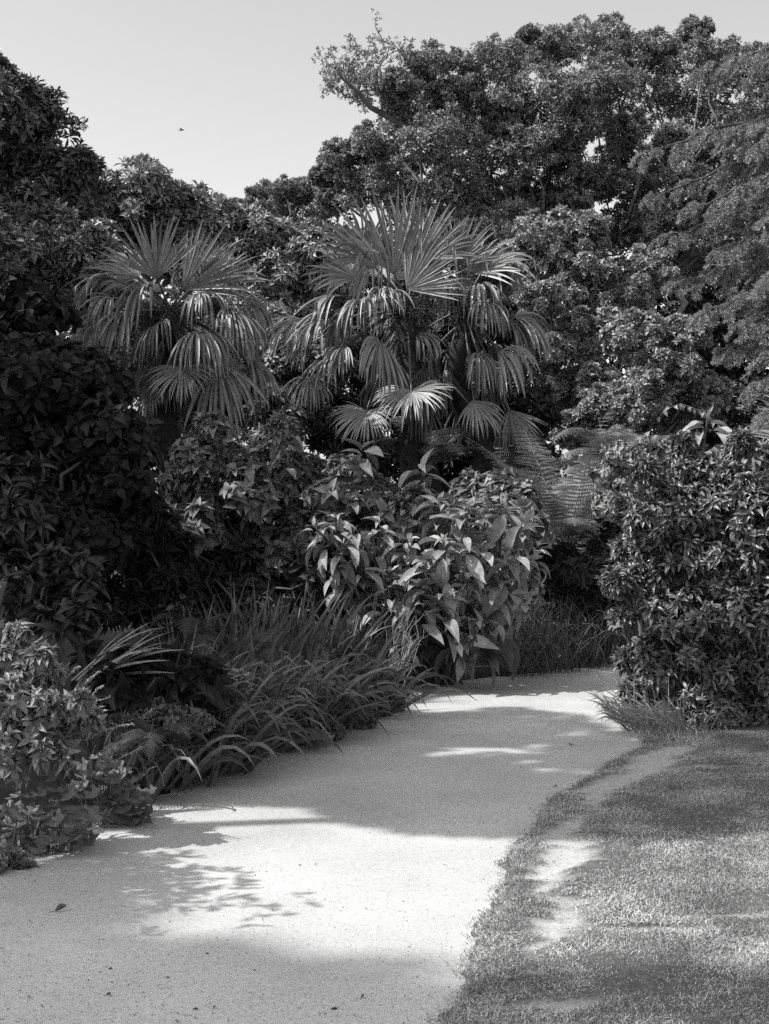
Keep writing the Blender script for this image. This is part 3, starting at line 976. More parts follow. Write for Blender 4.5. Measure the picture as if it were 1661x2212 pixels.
def palm(label, trunk_px, hub_px, d, leaves, seed, fill=12, skirt=8, fr=.12, panicles=(), group='fan palms behind the bed'):
    rng = np.random.default_rng(seed)
    base = W(trunk_px, 1106, d)
    base[2] = 0
    hub = W(hub_px[0], hub_px[1], d)
    t = thing('fan_palm', label, 'palm', base, group)
    B = MB()
    c = crooked(base - np.array([0, 0, .05]), hub, 16, .25, rng)
    tube(B, c, np.linspace(fr, fr * 1.05, 16), 14)
    n = 900
    u = rng.random(n)
    a = rng.uniform(0, 6.28, n)
    i = np.minimum((u * 15).astype(int), 14)
    pc = c[i] + (c[i + 1] - c[i]) * (u * 15 - i)[:, None]
    out = np.c_[np.cos(a), np.sin(a), np.zeros(n)]
    strips(B, pc + out * fr * .95, out * .5 + np.array([0, 0, 1.0]) + rng.normal(0, .3, (n, 3)), out, rng.uniform(.06, .2, n), rng.uniform(.006, .03, n), rng.uniform(.5, 3, n), rng, m=4, fold=.3)
    B.build('trunk', M['fibre'], t)
    for lf in leaves:
        px, py, dz, dx, dy, dd, S, spread, droop = lf[:9]
        nn = lf[9] if len(lf) > 9 else None
        if nn == 'cam':
            nv = (-.15, -1, .35)
        elif nn == 'back':
            nv = (.1, 1, .3)
        elif nn == 'mid':
            nv = (-.15, -.8, .8)
        else:
            nv = (-.1, -.25, 1)
        fan_leaf(t, hub, W(px, py, d + dz), (dx, dd, dy), nv, S, spread, droop, rng)
    for k in range(fill):
        a = rng.uniform(-.5, 3.64) if rng.random() < .75 else rng.uniform(0, 6.28)
        e = rng.uniform(-.5, .9)
        dv = np.array([math.cos(a) * math.cos(e), math.sin(a) * math.cos(e), math.sin(e)])
        h = hub + dv * rng.uniform(.45, .7)
        nv = unit(np.array([0, 0, 1.0]) - dv * .3)
        fan_leaf(t, hub, h, dv + np.array([0, 0, -.1]), nv, rng.uniform(.5, .68), rng.uniform(75, 110), np.interp(e, [-.5, .9], [2.6, .3]), rng, nseg=30)
    for k in range(skirt):
        a = rng.uniform(0, 6.28)
        h = hub + np.array([math.cos(a) * .3, math.sin(a) * .3, rng.uniform(-1.2, -.2)])
        dv = np.array([math.cos(a) * .3, math.sin(a) * .3, -1])
        fan_leaf(t, hub + np.array([0, 0, -.15]), h, dv, (math.cos(a), math.sin(a), .3), rng.uniform(.4, .6), 60, 1.2, rng, nseg=26, mat='palm_dead', kinks=.3)
    for px, py, dz in panicles:
        B = MB()
        q = W(px, py, d + dz)
        st = hub + np.array([0, 0, .1])
        for j in range(26):
            e = q + rng.normal(0, .12, 3)
            cc = crooked(q + (st - q) * .4, e, 6, .4, rng, .1)
            tube(B, cc, .004, 3)
            n = 36
            pp = cc[rng.integers(2, 6, n)] + rng.normal(0, .035, (n, 3))
            s = rng.uniform(.005, .010, n)
            B.inst(TPL['octa'][0], np.eye(3)[None] * s[:, None, None], pp)
        B.build('flower_panicle', M['seed'], t)
    return t


palm('fan palm standing alone over the dark shrubs, one stiff fan upright', 345, (368, 675), 15.0, [
    (338, 603, -.25, -.10, 1, -.12, .68, 58, .10, 'cam'),
    (395, 625, -.2, .72, .62, -.1, .76, 48, .18, 'cam'),
    (455, 622, -.1, .95, .22, -.1, .62, 62, .7, 'mid'),
    (300, 600, .2, -.8, .5, .2, .6, 70, .8, 'mid'),
    (255, 605, -.1, -.92, .25, -.2, .62, 75, 1.5),
    (245, 645, -.3, -.85, .0, -.35, .58, 80, 2.0),
    (235, 690, -.2, -.75, -.25, -.4, .55, 85, 2.2),
    (330, 625, -.45, -.35, -.1, -.7, .55, 95, 2.4),
    (345, 700, -.5, -.25, -.35, -.6, .5, 95, 2.4),
    (275, 730, -.25, -.7, -.5, -.3, .55, 70, 1.3),
    (430, 640, -.5, .35, -.1, -.7, .55, 95, 2.4),
    (425, 720, -.5, .55, -.1, -.6, .6, 80, 1.9),
    (395, 795, -.55, -.05, -.75, -.5, .46, 100, .9, 'mid'),
    (490, 690, -.2, .8, -.1, -.35, .62, 80, 2.4),
    (520, 660, .1, .9, .05, -.1, .6, 75, 2.0),
    (470, 790, -.3, .6, -.7, -.3, .58, 70, 1.1),
    (180, 720, .1, -.6, -.5, -.2, .5, 80, 2.6),
    (490, 905, -.3, .1, -1, -.1, .33, 50, .5, 'cam'),
    (540, 770, .2, .5, -.6, -.2, .6, 70, 1.6),
    (330, 830, -.2, -.3, -.9, -.2, .4, 70, 1.0),
], 51, fill=4, skirt=12, panicles=[(420, 675, -.3), (480, 665, -.1), (300, 690, -.2), (370, 700, -.35)])

palm('taller fan palm with a fountain of stiff fans, left of the twin trunks', 900, (878, 665), 16.0, [
    (852, 595, -.2, -.18, 1, -.1, 1.0, 42, .06, 'cam'),
    (885, 590, -.15, .38, .92, -.1, .92, 38, .08, 'cam'),
    (878, 625, -.3, .72, .62, -.12, .72, 56, .10, 'cam'),
    (790, 560, -.1, -.55, .8, -.1, .6, 70, .5, 'cam'),
    (812, 580, -.3, -.35, .5, -.5, .55, 90, 1.8, 'mid'),
    (770, 600, -.15, -.9, .38, -.2, .68, 58, .7, 'mid'),
    (745, 640, -.3, -.9, .05, -.3, .58, 78, 1.6),
    (725, 675, -.2, -.92, -.05, -.2, .62, 70, 1.4),
    (790, 650, -.45, -.4, -.05, -.7, .5, 100, 2.3),
    (830, 640, -.5, .2, .3, -.6, .45, 80, 1.9),
    (905, 560, .2, .6, .75, .2, .75, 55, .3, 'cam'),
    (705, 690, -.35, -.7, -.15, -.3, .55, 80, 1.8),
    (650, 690, -.2, -.9, -.1, -.2, .5, 75, 1.4),
    (722, 770, -.4, -.5, -.3, -.4, .5, 80, 1.6),
    (822, 737, -.6, .12, -.25, -.6, .56, 120, 1.3, 'mid'),
    (745, 748, -.4, -.75, -.1, -.4, .55, 90, 1.7),
    (678, 742, -.3, -.9, .0, -.25, .45, 70, 1.3),
    (668, 818, -.4, -.25, -.45, -.5, .45, 95, 1.3, 'mid'),
    (792, 888, -.6, -.25, -.6, -.5, .47, 110, .9, 'mid'),
    (888, 845, -.7, .02, -.4, -.6, .55, 125, 1.0, 'mid'),
    (900, 720, -.2, .4, -.3, -.3, .5, 80, 1.8),
], 52, fill=4, skirt=12, panicles=[(850, 665, -.25), (920, 670, -.2), (885, 690, -.3)])

palm('shorter fan palm right of the fountain palm, fans hanging like a shaded skirt', 1015, (1000, 670), 16.4, [
    (985, 575, -.1, .35, .85, -.1, .62, 60, .3, 'cam'),
    (1020, 590, -.1, .85, .4, -.1, .68, 55, .5, 'mid'),
    (1050, 570, .1, .9, .3, .1, .55, 70, 1.2, 'mid'),
    (960, 610, -.3, .3, .2, -.5, .55, 90, 2.0),
    (1030, 620, -.3, .7, .0, -.5, .5, 90, 2.2),
    (1040, 655, -.35, .5, .05, -.5, .55, 100, 2.6),
    (1075, 760, -.3, .7, -.05, -.3, .6, 85, 2.2),
    (1020, 865, -.45, .4, -.6, -.3, .55, 60, 1.0),
    (1100, 885, -.1, .35, -.9, -.1, .5, 50, .4, 'cam'),
    (1030, 760, -.3, .0, -.4, -.5, .5, 85, 2.0),
    (1090, 690, .1, .8, -.2, .0, .5, 80, 2.4),
    (960, 800, -.1, -.2, -.8, -.2, .5, 70, 1.3),
    (1060, 830, .1, .4, -.7, .0, .5, 70, 1.2),
], 53, fill=6, skirt=10, fr=.11, panicles=[(975, 660, -.2)])

palm('palm mostly out of view, one leaf tip showing over the laurel', 1790, (1790, 960), 12.5, [
    (1720, 965, -.1, -1, .05, -.1, .5, 40, .8, 'mid'), (1740, 930, .2, -.8, .5, .1, .5, 60, .5, 'mid')], 54, fill=1, skirt=0, fr=.1, group=None)


# ------------------------------------------------------------------ ferns
def fern_frond(B, p0, d0, L, droop, rng, pin=.28, npair=26, wr=.19, nl=11, wid=1.0):
    m = 24
    s = np.linspace(0, 1, m + 1)
    d0 = unit(np.asarray(d0, float))
    P = [np.asarray(p0, float)]
    Ds = []
    for j in range(m + 1):
        d = unit(d0 + droop * s[j] ** 1.6 * np.array([0, 0, -1.0]))
        Ds.append(d)
        if j < m:
            P.append(P[-1] + d * L / m)
    P, Ds = np.array(P), np.array(Ds)
    tube(B, P, np.linspace(.008, .002, m + 1) * min(1.0, L), 4)
    side0 = np.cross(Ds[0] * .5 + Ds[m // 2], [0, 0, 1.0])
    if np.linalg.norm(side0) < .2:
        side0 = np.cross(Ds[m // 2], [0, 1.0, 0.0])
    side0 = unit(side0)
    f = np.repeat(np.linspace(.14, .985, npair), 2)
    sg = np.tile([-1.0, 1.0], npair)
    ii = f * m
    i0 = np.minimum(ii.astype(int), m - 1)
    fr = (ii - i0)[:, None]
    Q = P[i0] * (1 - fr) + P[i0 + 1] * fr
    T = Ds[i0]
    nrm = unit(np.cross(side0, T) + 1e-6)
    sd = unit(side0 - T * np.sum(T * side0, 1, keepdims=True))
    prof = np.sin(np.pi * np.clip(f, 0, 1) ** .75) * .85 + .15 * (1 - f)
    Lp = pin * prof * rng.uniform(.9, 1.1, len(f))
    Dp = unit(sd * sg[:, None] + T * .42 + np.array([0, 0, -.12]) + rng.normal(0, .05, Q.shape))
    # leaflets down both sides of every pinna
    g = np.repeat(np.linspace(.04, 1, nl), 2)
    s2 = np.tile([-1.0, 1.0], nl)
    K = len(g)
    QQ = (Q[:, None] + Dp[:, None] * (Lp[:, None, None] * g[None, :, None])).copy()
    QQ[:, :, 2] -= (Lp[:, None] * g[None] ** 2) * .15
    lat = unit(np.cross(nrm, Dp))
    Dl = unit(lat[:, None] * s2[None, :, None] + Dp[:, None] * .45)
    Ll = (Lp[:, None] * wr * (1.02 - g[None] ** 1.3 * .8)) * wid
    Wl = np.maximum(Lp[:, None] / nl * .95, .004) * np.ones_like(Ll)
    NN = np.repeat(nrm[:, None], K, 1)
    put_leaves(B, [TPL['dia'][2]], QQ.reshape(-1, 3), Dl.reshape(-1, 3), NN.reshape(-1, 3) * np.sign(NN.reshape(-1, 3)[:, 2:3] + 1e-6), Ll.ravel(), Wl.ravel(), rng)


def fern(label, base, hub, fronds, seed, mat='fern', group=None, rand=0, pin=.28, name='fern', Lr=(.6, .9), trunk=0.0, nl=11, npair=26, droop=1.4, elev=(.5, 1.2), az=(0, 6.28)):
    rng = np.random.default_rng(seed)
    t = thing(name, label, 'fern', base, group)
    if trunk:
        B = MB()
        c = crooked(base - np.array([0, 0, .05]), hub, 10, .2, rng)
        tube(B, c, np.linspace(trunk * 1.2, trunk, 10), 12)
        n = 300
        i = rng.integers(0, 9, n)
        a = rng.uniform(0, 6.28, n)
        out = np.c_[np.cos(a), np.sin(a), np.zeros(n)]
        strips(B, c[i] + out * trunk, out * .5 + np.array([0, 0, .8]), out, rng.uniform(.05, .16, n), .02, 2.0, rng, m=3, fold=.3)
        B.build('trunk', M['fibre'], t)
    for dv, L, dr in fronds:
        B = MB()
        fern_frond(B, hub, dv, L, dr, rng, pin=pin, nl=nl, npair=npair)
        B.build('frond', M[mat], t)
    for k in range(rand):
        a = az[0] + (az[1] - az[0]) * (k + rng.random()) / rand
        e = rng.uniform(*elev)
        B = MB()
        fern_frond(B, hub, (math.cos(a) * math.cos(e), math.sin(a) * math.cos(e), math.sin(e)), rng.uniform(*Lr), droop * rng.uniform(.7, 1.3), rng, pin=pin, nl=nl, npair=npair)
        B.build('frond', M[mat], t)
    return t


def P0(v):
    return np.array([v[0], v[1], 0.0])


h = W(1225, 1190, 15.2)
fern('tall tree fern behind the big leaved bush, fronds fanned up beside the laurel', P0(h), h, [
    ((-.5, -.55, 1), 1.5, .8), ((.1, -.6, 1), 1.5, .7), ((.45, -.5, 1), 1.5, .8), ((-.25, .5, 1), 1.9, .4), ((.3, .5, 1), 1.9, .4), ((-.9, -.4, .8), 1.4, 1.0),
    ((.8, -.4, .8), 1.3, 1.0), ((-.05, -.9, .7), 1.2, 1.1), ((-.6, .3, 1), 1.75, .6), ((.6, .3, 1), 1.65, .6)], 61, name='tree_fern', trunk=.10, pin=.34, npair=27, nl=13, group='tree ferns between palms and laurel')
h = W(1130, 1040, 16.8)
fern('tree fern at the feet of the right hand palm, fronds arching under its skirt', P0(h), h, [], 62, rand=11, Lr=(.9, 1.3), name='tree_fern', trunk=.10, pin=.3, npair=25, group='tree ferns between palms and laurel', droop=1.5)
h = W(1330, 1010, 16.0)
fern('pale tree fern just behind the upper left of the laurel', P0(h), h, [], 63, rand=10, Lr=(.8, 1.2), name='tree_fern', trunk=.09, pin=.3, npair=25, group='tree ferns between palms and laurel', droop=1.5)
h = W(930, 1010, 16.2)
fern('dim tree fern in the shade between the two palm trunks', P0(h), h, [], 64, rand=9, Lr=(.7, 1.1), name='tree_fern', trunk=.09, pin=.26, group='tree ferns between palms and laurel', droop=1.4)


# ------------------------------------------------------------------ bed shrubs
def lacecaps(t, spots, d, seed):
    rng = np.random.default_rng(seed)
    for px, py in spots:
        c = W(px, py, d + rng.uniform(-.15, .1))
        B = MB()
        n = 160
        a, r = rng.uniform(0, 6.28, n), np.sqrt(rng.random(n)) * .085
        pp = np.c_[c[0] + r * np.cos(a), c[1] + r * np.sin(a), c[2] + .03 * (1 - (r / .085) ** 2) + rng.normal(0, .006, n)]
        B.inst(TPL['octa'][0], np.eye(3)[None] * rng.uniform(.004, .008, n)[:, None, None], pp)
        tube(B, [c + np.array([0, .05, -.25]), c], .004, 4)
        f = B.build('flower_head', M['seed'], t)
        for _ in range(rng.integers(4, 8)):
            F = MB()
            a1 = rng.uniform(0, 6.28)
            pp = (c + np.array([math.cos(a1) * .1, math.sin(a1) * .1, rng.uniform(-.02, .01)]))[None]
            Nn = unit(np.array([[math.cos(a1) * .5, math.sin(a1) * .5 - .3, .8]]) + rng.normal(0, .4, (1, 3)))
            U = unit(np.cross(Nn, [.3, .2, .9]))
            Vv = np.cross(Nn, U)
            for q in range(4):
                ang = q * math.pi / 2
                put_leaves(F, [TPL['dia'][0]], pp, math.cos(ang) * U + math.sin(ang) * Vv, Nn, np.full(1, .016), np.full(1, .015), rng)
            F.build('floret', M['floret'], f)


t, _, _ = shrub('hydrangea', 'lacecap hydrangea under the left palm, sunlit on top and black below', 'shrub',
    PL([(420, 985, 45), (500, 1010, 45), (585, 965, 35), (640, 1020, 45), (455, 925, 22), (610, 925, 18), (450, 1070, 65), (540, 1070, 75), (630, 1090, 65), (400, 1140, 60), (500, 1160, 70), (600, 1180, 65), (660, 1160, 50),
        (390, 1040, 45), (690, 1050, 40)], 13.6, 71), 'hydrangea', 'ovate', .14, .55, 71, nsub=12, sr=.42, nsh=8, k=6, ang=1.35, up=.7, r0=.03, group='lacecap hydrangeas', fork=.15, stem_mat='stem')
lacecaps(t, [(660, 985), (615, 1030), (520, 985), (560, 1040), (690, 1000), (470, 1020), (640, 1075)], 13.1, 171)
t, _, _ = shrub('hydrangea', 'lacecap hydrangea right of the palm trunk, pale florets above the big leaved bush', 'shrub',
    PL([(745, 1025, 40), (720, 1080, 50), (805, 1075, 45), (860, 1110, 40), (770, 1130, 60), (840, 1170, 50), (730, 1170, 50), (905, 1085, 28)], 13.6, 72),
    'hydrangea', 'ovate', .14, .55, 72, nsub=12, sr=.42, nsh=8, k=6, ang=1.35, up=.7, r0=.03, group='lacecap hydrangeas', fork=.15, stem_mat='stem')
lacecaps(t, [(735, 990), (800, 1030), (850, 1060), (770, 1060), (700, 1040), (880, 1090)], 13.1, 172)
t, _, _ = shrub('hydrangea', 'shaded lacecap hydrangea between the big leaved bush and the tall tree fern', 'shrub',
    PL([(1070, 1060, 40), (1120, 1090, 36), (1050, 1110, 45), (1010, 1070, 40), (1150, 1140, 36)], 14.6, 73),
    'hydrangea', 'ovate', .14, .55, 73, nsub=11, sr=.42, nsh=7, k=6, ang=1.35, up=.7, r0=.03, group='lacecap hydrangeas', fork=.15, stem_mat='stem')
lacecaps(t, [(1150, 1040), (1080, 1035)], 14.1, 173)


def big_leaf_bush():
    rng = np.random.default_rng(81)
    d = 12.9
    base = G(950, 1478)
    base[1] = 13.2
    t = thing('big_leaved_bush', 'large bush of drooping felted leaves in the sun where the path bends', 'shrub', base)
    # shoot tips: px, py, depth offset, leaf length
    tips = [(948, 1088, -.1, .30), (1006, 1100, -.3, .30), (975, 1092, .2, .28), (1092, 1100, .0, .30), (1130, 1128, -.1, .28), (1060, 1098, .3, .28), (880, 1168, -.3, .30), (805, 1195, -.2, .28),
            (842, 1238, -.4, .28), (960, 1168, -.4, .26), (725, 1118, -.4, .24), (700, 1150, -.4, .24), (905, 1262, -.5, .26), (830, 1308, -.4, .24), (765, 1300, -.2, .22), (960, 1285, -.5, .24),
            (1040, 1185, -.3, .28), (1110, 1195, -.2, .28), (785, 968, .3, .34), (912, 1015, .4, .34), (770, 1235, -.2, .24), (1010, 1235, -.4, .26), (1080, 1260, -.2, .28), (870, 1325, -.5, .22),
            (920, 1200, -.5, .24), (1140, 1250, .2, .26), (1160, 1180, .3, .26), (745, 1180, -.4, .24), (990, 1340, -.4, .26), (1060, 1330, -.2, .3), (800, 1340, -.3, .2),
            (600, 930, .5, .24), (680, 1140, -.3, .22), (720, 1215, -.4, .22), (765, 1150, -.4, .24), (820, 1130, -.2, .26)]
    B, S = MB(), MB()
    for px, py, dz, L in tips:
        p = W(px, py, d + dz)
        f = base + np.array([rng.normal(0, .15), rng.normal(0, .1), 0])
        midp = f * .45 + p * .55
        midp[2] *= .8
        c = np.vstack([crooked(f, midp, 5, .3, rng), crooked(midp, p, 6, .2, rng)[1:]])
        tube(S, c, np.linspace(.016, .005, len(c)), 5)
        ax = unit((p - midp) * .5 + np.array([0, 0, .9 * np.linalg.norm(p - midp)]))
        whorls(B, p[None], ax[None], 4, L * .5, .34, TPL['big'], rng, ang=1.05, jit=.25)
        for q in range(3):
            whorls(B, (p - ax * (.03 + .055 * q))[None], ax[None], 3, L * (1 + .05 * q) * rng.uniform(.8, 1.05), .37, TPL['big'], rng, ang=1.68 + .17 * q, jit=.28, pet=.02)
        for q in range(3):
            whorls(B, (p - ax * (.22 + .08 * q) + rng.normal(0, .03, 3))[None], ax[None], 2, L, .36, TPL['big'], rng, ang=1.95, jit=.35, pet=.02)
    # filler shoots of smaller leaves through the body
    lob = PL([(850, 1230, 90), (960, 1220, 90), (1070, 1210, 90), (800, 1270, 60), (900, 1310, 70), (1010, 1310, 80), (1110, 1280, 60), (760, 1200, 50)], d + .3, 82, .2)
    P, A, C = crown_shoots(lob, 12, .4, 5, rng, up=.6)
    whorls(B, P, A, 5, .15, .40, TPL['lance5'], rng, ang=1.35, pet=.01, jit=.4)
    B.build('leaves', M['bigleaf'], t)
    S.build('stems', M['stem'], t, True)
    # the long leaves hanging to the ground, their shade put into a darker colour
    H = MB()
    pts = [(940, 1370), (965, 1360), (1000, 1380), (1040, 1370), (1065, 1350), (900, 1380), (985, 1400), (1050, 1400), (1020, 1345), (920, 1345), (880, 1370), (1080, 1380), (955, 1400)]
    for px, py in pts:
        p = W(px, py, d - .35 + rng.uniform(-.15, .2))
        whorls(H, p[None], np.array([[rng.normal(0, .3), -.3, .8]]), 4, .34, .33, TPL['big'], rng, ang=2.1, jit=.3)
    H.build('hanging_leaves', leaf_mat('shaded_hanging_leaf', .075, .25, .6, .3, .15, veins=.35), t)  # dark copy of the big leaf colour, shade included


big_leaf_bush()

shrub('shade_bush', 'dense dark bush in the shade between the big leaved bush and the laurel', 'shrub',
      PL([(1190, 1230, 60), (1260, 1220, 60), (1320, 1210, 60), (1220, 1310, 60), (1290, 1310, 60), (1350, 1290, 60), (1160, 1330, 50), (1340, 1150, 50)], 15.2, 83),
      'rhodo_shaded', 'lance', .11, .34, 83, nsub=12, nsh=12, k=6, r0=.03, stem_mat='stem', fork=.2)
shrub('shade_bush', 'added black leaf mass standing in for deep shade behind the strap leaved clumps', 'shrub',  # dark leaves added to black out a pocket of shade
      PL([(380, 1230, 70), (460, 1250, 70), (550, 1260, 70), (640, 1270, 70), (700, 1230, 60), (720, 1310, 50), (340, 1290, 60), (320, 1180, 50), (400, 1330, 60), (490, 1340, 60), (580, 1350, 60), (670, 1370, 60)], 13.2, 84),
      'rhodo_shaded', 'lance', .15, .34, 84, nsub=12, nsh=11, k=6, ang=1.5, r0=.03, stem_mat='stem', fork=.2)

# dark shrubs along the left edge
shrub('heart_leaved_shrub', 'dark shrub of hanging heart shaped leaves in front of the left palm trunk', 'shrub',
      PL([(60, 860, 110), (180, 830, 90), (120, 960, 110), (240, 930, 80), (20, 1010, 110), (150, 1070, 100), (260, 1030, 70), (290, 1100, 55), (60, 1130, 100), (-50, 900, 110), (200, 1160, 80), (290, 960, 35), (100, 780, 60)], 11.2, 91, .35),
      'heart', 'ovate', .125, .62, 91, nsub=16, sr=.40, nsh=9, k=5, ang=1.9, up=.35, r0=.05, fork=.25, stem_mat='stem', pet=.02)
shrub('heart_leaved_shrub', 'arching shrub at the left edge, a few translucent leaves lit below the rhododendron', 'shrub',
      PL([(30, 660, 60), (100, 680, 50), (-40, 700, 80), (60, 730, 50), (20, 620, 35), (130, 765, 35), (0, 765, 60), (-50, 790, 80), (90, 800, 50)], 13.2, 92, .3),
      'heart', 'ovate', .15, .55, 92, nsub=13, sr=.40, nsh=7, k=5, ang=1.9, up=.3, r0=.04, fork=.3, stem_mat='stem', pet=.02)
shrub('rosette_shrub', 'dark shrub with star shaped leaf rosettes low at the left behind the sign', 'shrub',
      PL([(40, 1040, 55), (70, 1110, 50), (110, 1240, 55), (170, 1240, 50), (60, 1300, 60), (150, 1320, 60), (10, 1200, 60)], 10.0, 93, .3),
      'rhodo_shaded', 'lance5', .17, .28, 93, nsub=9, sr=.45, nsh=4, k=9, ang=1.2, up=.7, r0=.03, fork=.25, stem_mat='stem')
shrub('rosette_shrub', 'narrow leaved shrub rising behind the strap leaved clumps below the palm trunk', 'shrub',
      PL([(320, 1130, 45), (350, 1190, 45), (300, 1240, 50), (250, 1180, 50), (370, 1260, 45), (280, 1330, 50), (210, 1300, 50)], 11.4, 94, .3),
      'heart', 'lance5', .13, .22, 94, nsub=10, sr=.45, nsh=6, k=9, ang=1.1, up=.8, r0=.03, fork=.25, stem_mat='stem')


# laurel and its neighbours on the right
def laurel():
    rows = [(1350, 1180, 18), (1345, 1335, 16), (1475, 958, 18), (1600, 955, 20), (1395, 1010, 18), (1430, 1055, 50), (1500, 1012, 48), (1585, 1050, 50), (1665, 1075, 58), (1400, 1125, 50), (1385, 1180, 35), (1480, 1110, 75), (1580, 1110, 80), (1680, 1120, 80), (1410, 1210, 65), (1500, 1220, 90), (1610, 1230, 90),
            (1700, 1240, 90), (1370, 1260, 35), (1330, 1250, 22), (1420, 1320, 45), (1500, 1340, 90), (1610, 1340, 90), (1710, 1350, 90), (1410, 1410, 45), (1430, 1470, 60), (1520, 1460, 80), (1620, 1460, 90), (1720, 1460, 90),
            (1470, 1540, 60), (1560, 1550, 60), (1650, 1550, 60), (1780, 1200, 100), (1790, 1400, 110), (1400, 1555, 24), (1440, 1588, 22), (1372, 1490, 20), (1355, 1420, 14)]
    lobes = PL(rows, 10.6, 101, .25)
    t, P, A = shrub('laurel', 'big glossy leaved laurel bush standing on the lawn corner at the right', 'shrub', lobes, 'laurel', 'lance5', .09, .34, 101,
                    nsub=19, sr=.38, nsh=11, k=8, ang=1.35, up=.75, r0=.03, base=(2.9, 10.8, 0), stem=.06, fork=.15, stem_mat='stem', twigs=.5)


laurel()
shrub('pale_leaved_shrub', 'pale small leaved shrub sunlit behind the left shoulder of the laurel', 'shrub',
      PL([(1340, 985, 38), (1390, 978, 36), (1330, 1030, 45), (1370, 1040, 45), (1440, 985, 32), (1310, 1090, 30), (1350, 1110, 40)], 13.0, 102, .3), 'pale', 'ovate', .075, .5, 102,
      nsub=12, sr=.42, nsh=9, k=6, ang=1.5, r0=.02, stem_mat='stem', fork=.2)
t, _, _ = shrub('hydrangea', 'lacecap hydrangea peeping over the top of the laurel at the right edge', 'shrub',
    PL([(1575, 1000, 38), (1640, 1000, 42), (1610, 1030, 45), (1690, 990, 42)], 12.0, 74), 'hydrangea', 'ovate', .14, .55, 74, nsub=11, sr=.42, nsh=7, k=6, ang=1.35, up=.7, r0=.03,
    group='lacecap hydrangeas', fork=.15, stem_mat='stem')
lacecaps(t, [(1620, 955), (1655, 968), (1590, 972)], 11.6, 174)


def tall_shoot():
    rng = np.random.default_rng(104)
    d = 11.6
    base = P0(W(1530, 1106, d))
    t = thing('tall_shoot', 'single tall shoot with big drooping leaves rising over the laurel top', 'plant', base)
    S, B = MB(), MB()
    p = W(1528, 905, d)
    c = crooked(base, p, 10, .1, rng)
    tube(S, c, np.linspace(.016, .007, 10), 6)
    S.build('stem', M['stem'], t, True)
    for px, py, dx, dy, dd, L in [(1520, 915, -.6, .0, -.3, .24), (1522, 925, -.8, .15, -.1, .27), (1535, 915, .9, .15, -.1, .2), (1540, 930, .55, .05, -.5, .27), (1530, 905, .2, 1, 0, .13), (1526, 905, -.25, .9, -.2, .12),
                                  (1515, 935, -.3, -.1, -.7, .2), (1545, 935, .3, -.2, -.8, .2), (1530, 900, .1, .8, -.4, .12)]:
        D = np.array([[dx, dd, dy]])
        put_leaves(B, [TPL['big'][1 if dy < .5 else 2]], W(px, py, d)[None], D, np.array([[-.1, -.2, 1.0]]), np.array([L]), np.array([L * .34]), rng)
    B.build('leaves', M['bigleaf'], t)


tall_shoot()


def spray(label, pts, d, seed, mat='pale', L=.07, name='leafy_branch'):
    """A thin arching branch hung with pointed leaves, rooted in the bed."""
    rng = np.random.default_rng(seed)
    P = [W(x, y, d) for x, y in pts]
    base = P0(P[0])
    t = thing(name, label, 'branch', base)
    S, B = MB(), MB()
    q = np.array([base] + P)
    tube(S, q, np.linspace(.008, .002, len(q)), 4)
    for a, b in zip(P[:-1], P[1:]):
        n = max(2, int(np.linalg.norm(b - a) / .035))
        u = np.linspace(0, 1, n)[:, None]
        pp = a + (b - a) * u
        D = np.c_[rng.normal(0, .5, n), rng.normal(-.1, .4, n), rng.uniform(-1.1, -.3, n)]
        put_leaves(B, TPL['ovate'], pp, D, np.tile(unit(b - a), (n, 1)) * .3 + np.array([-.3, -.8, .5]), L * rng.uniform(.7, 1.2, n), L * .5 * rng.uniform(.8, 1.1, n), rng)
    S.build('stem', M['stem'], t, True)
    B.build('leaves', M[mat], t)


spray('thin branch of pointed leaves arching left above the laurel against the shade', [(1575, 960), (1560, 925), (1520, 890), (1470, 872), (1435, 885), (1425, 900)], 12.6, 105)
spray('short leafy branch dipping over the pale shrub behind the laurel', [(1480, 985), (1455, 950), (1420, 940), (1385, 945), (1370, 955)], 12.4, 106)
spray('leafy spray lit from behind, crossing the dark at the left of the left palm', [(10, 830), (50, 780), (100, 765), (150, 770), (170, 790)], 12.4, 107, L=.11)
spray('leafy spray with a few bright leaves in the gap left of the palm trunk', [(200, 1010), (250, 965), (290, 955), (312, 970), (318, 985)], 11.0, 108, L=.09)


# ------------------------------------------------------------------ strap leaved clumps
def strap_clump(label, base, n, L, lean, seed, group, Wd=.018, droop=1.3, mat='strap', spread=.45, rad=.14, name='strap_leaved_clump', cat='plant', start=.3):
    rng = np.random.default_rng(seed)
    base = np.asarray(base, float)
    t = thing(name, label, cat, base, group)
    a, r = rng.uniform(0, 6.28, n), np.sqrt(rng.random(n)) * rad
    P = base + np.c_[r * np.cos(a) * 1.5, r * np.sin(a), np.zeros(n)]
    D = np.c_[rng.normal(lean[0], spread, n), rng.normal(lean[1], spread, n), rng.uniform(.8, 1.3, n)]
    N0 = np.c_[rng.normal(0, .6, n), rng.normal(-.6, .5, n), rng.uniform(.2, 1, n)]
    B = MB()
    strips(B, P, D, unit(N0), L * rng.uniform(.6, 1.15, n), Wd * rng.uniform(.6, 1.3, n), droop * rng.uniform(.3, 1.6, n), rng, m=8, fold=.3, start=start, kinks=.05)
    B.build('blades', M[mat], t)
    return t


def GP(px, d):
    return np.array([(px - 830.5) / FPX * d, d, 0.0])


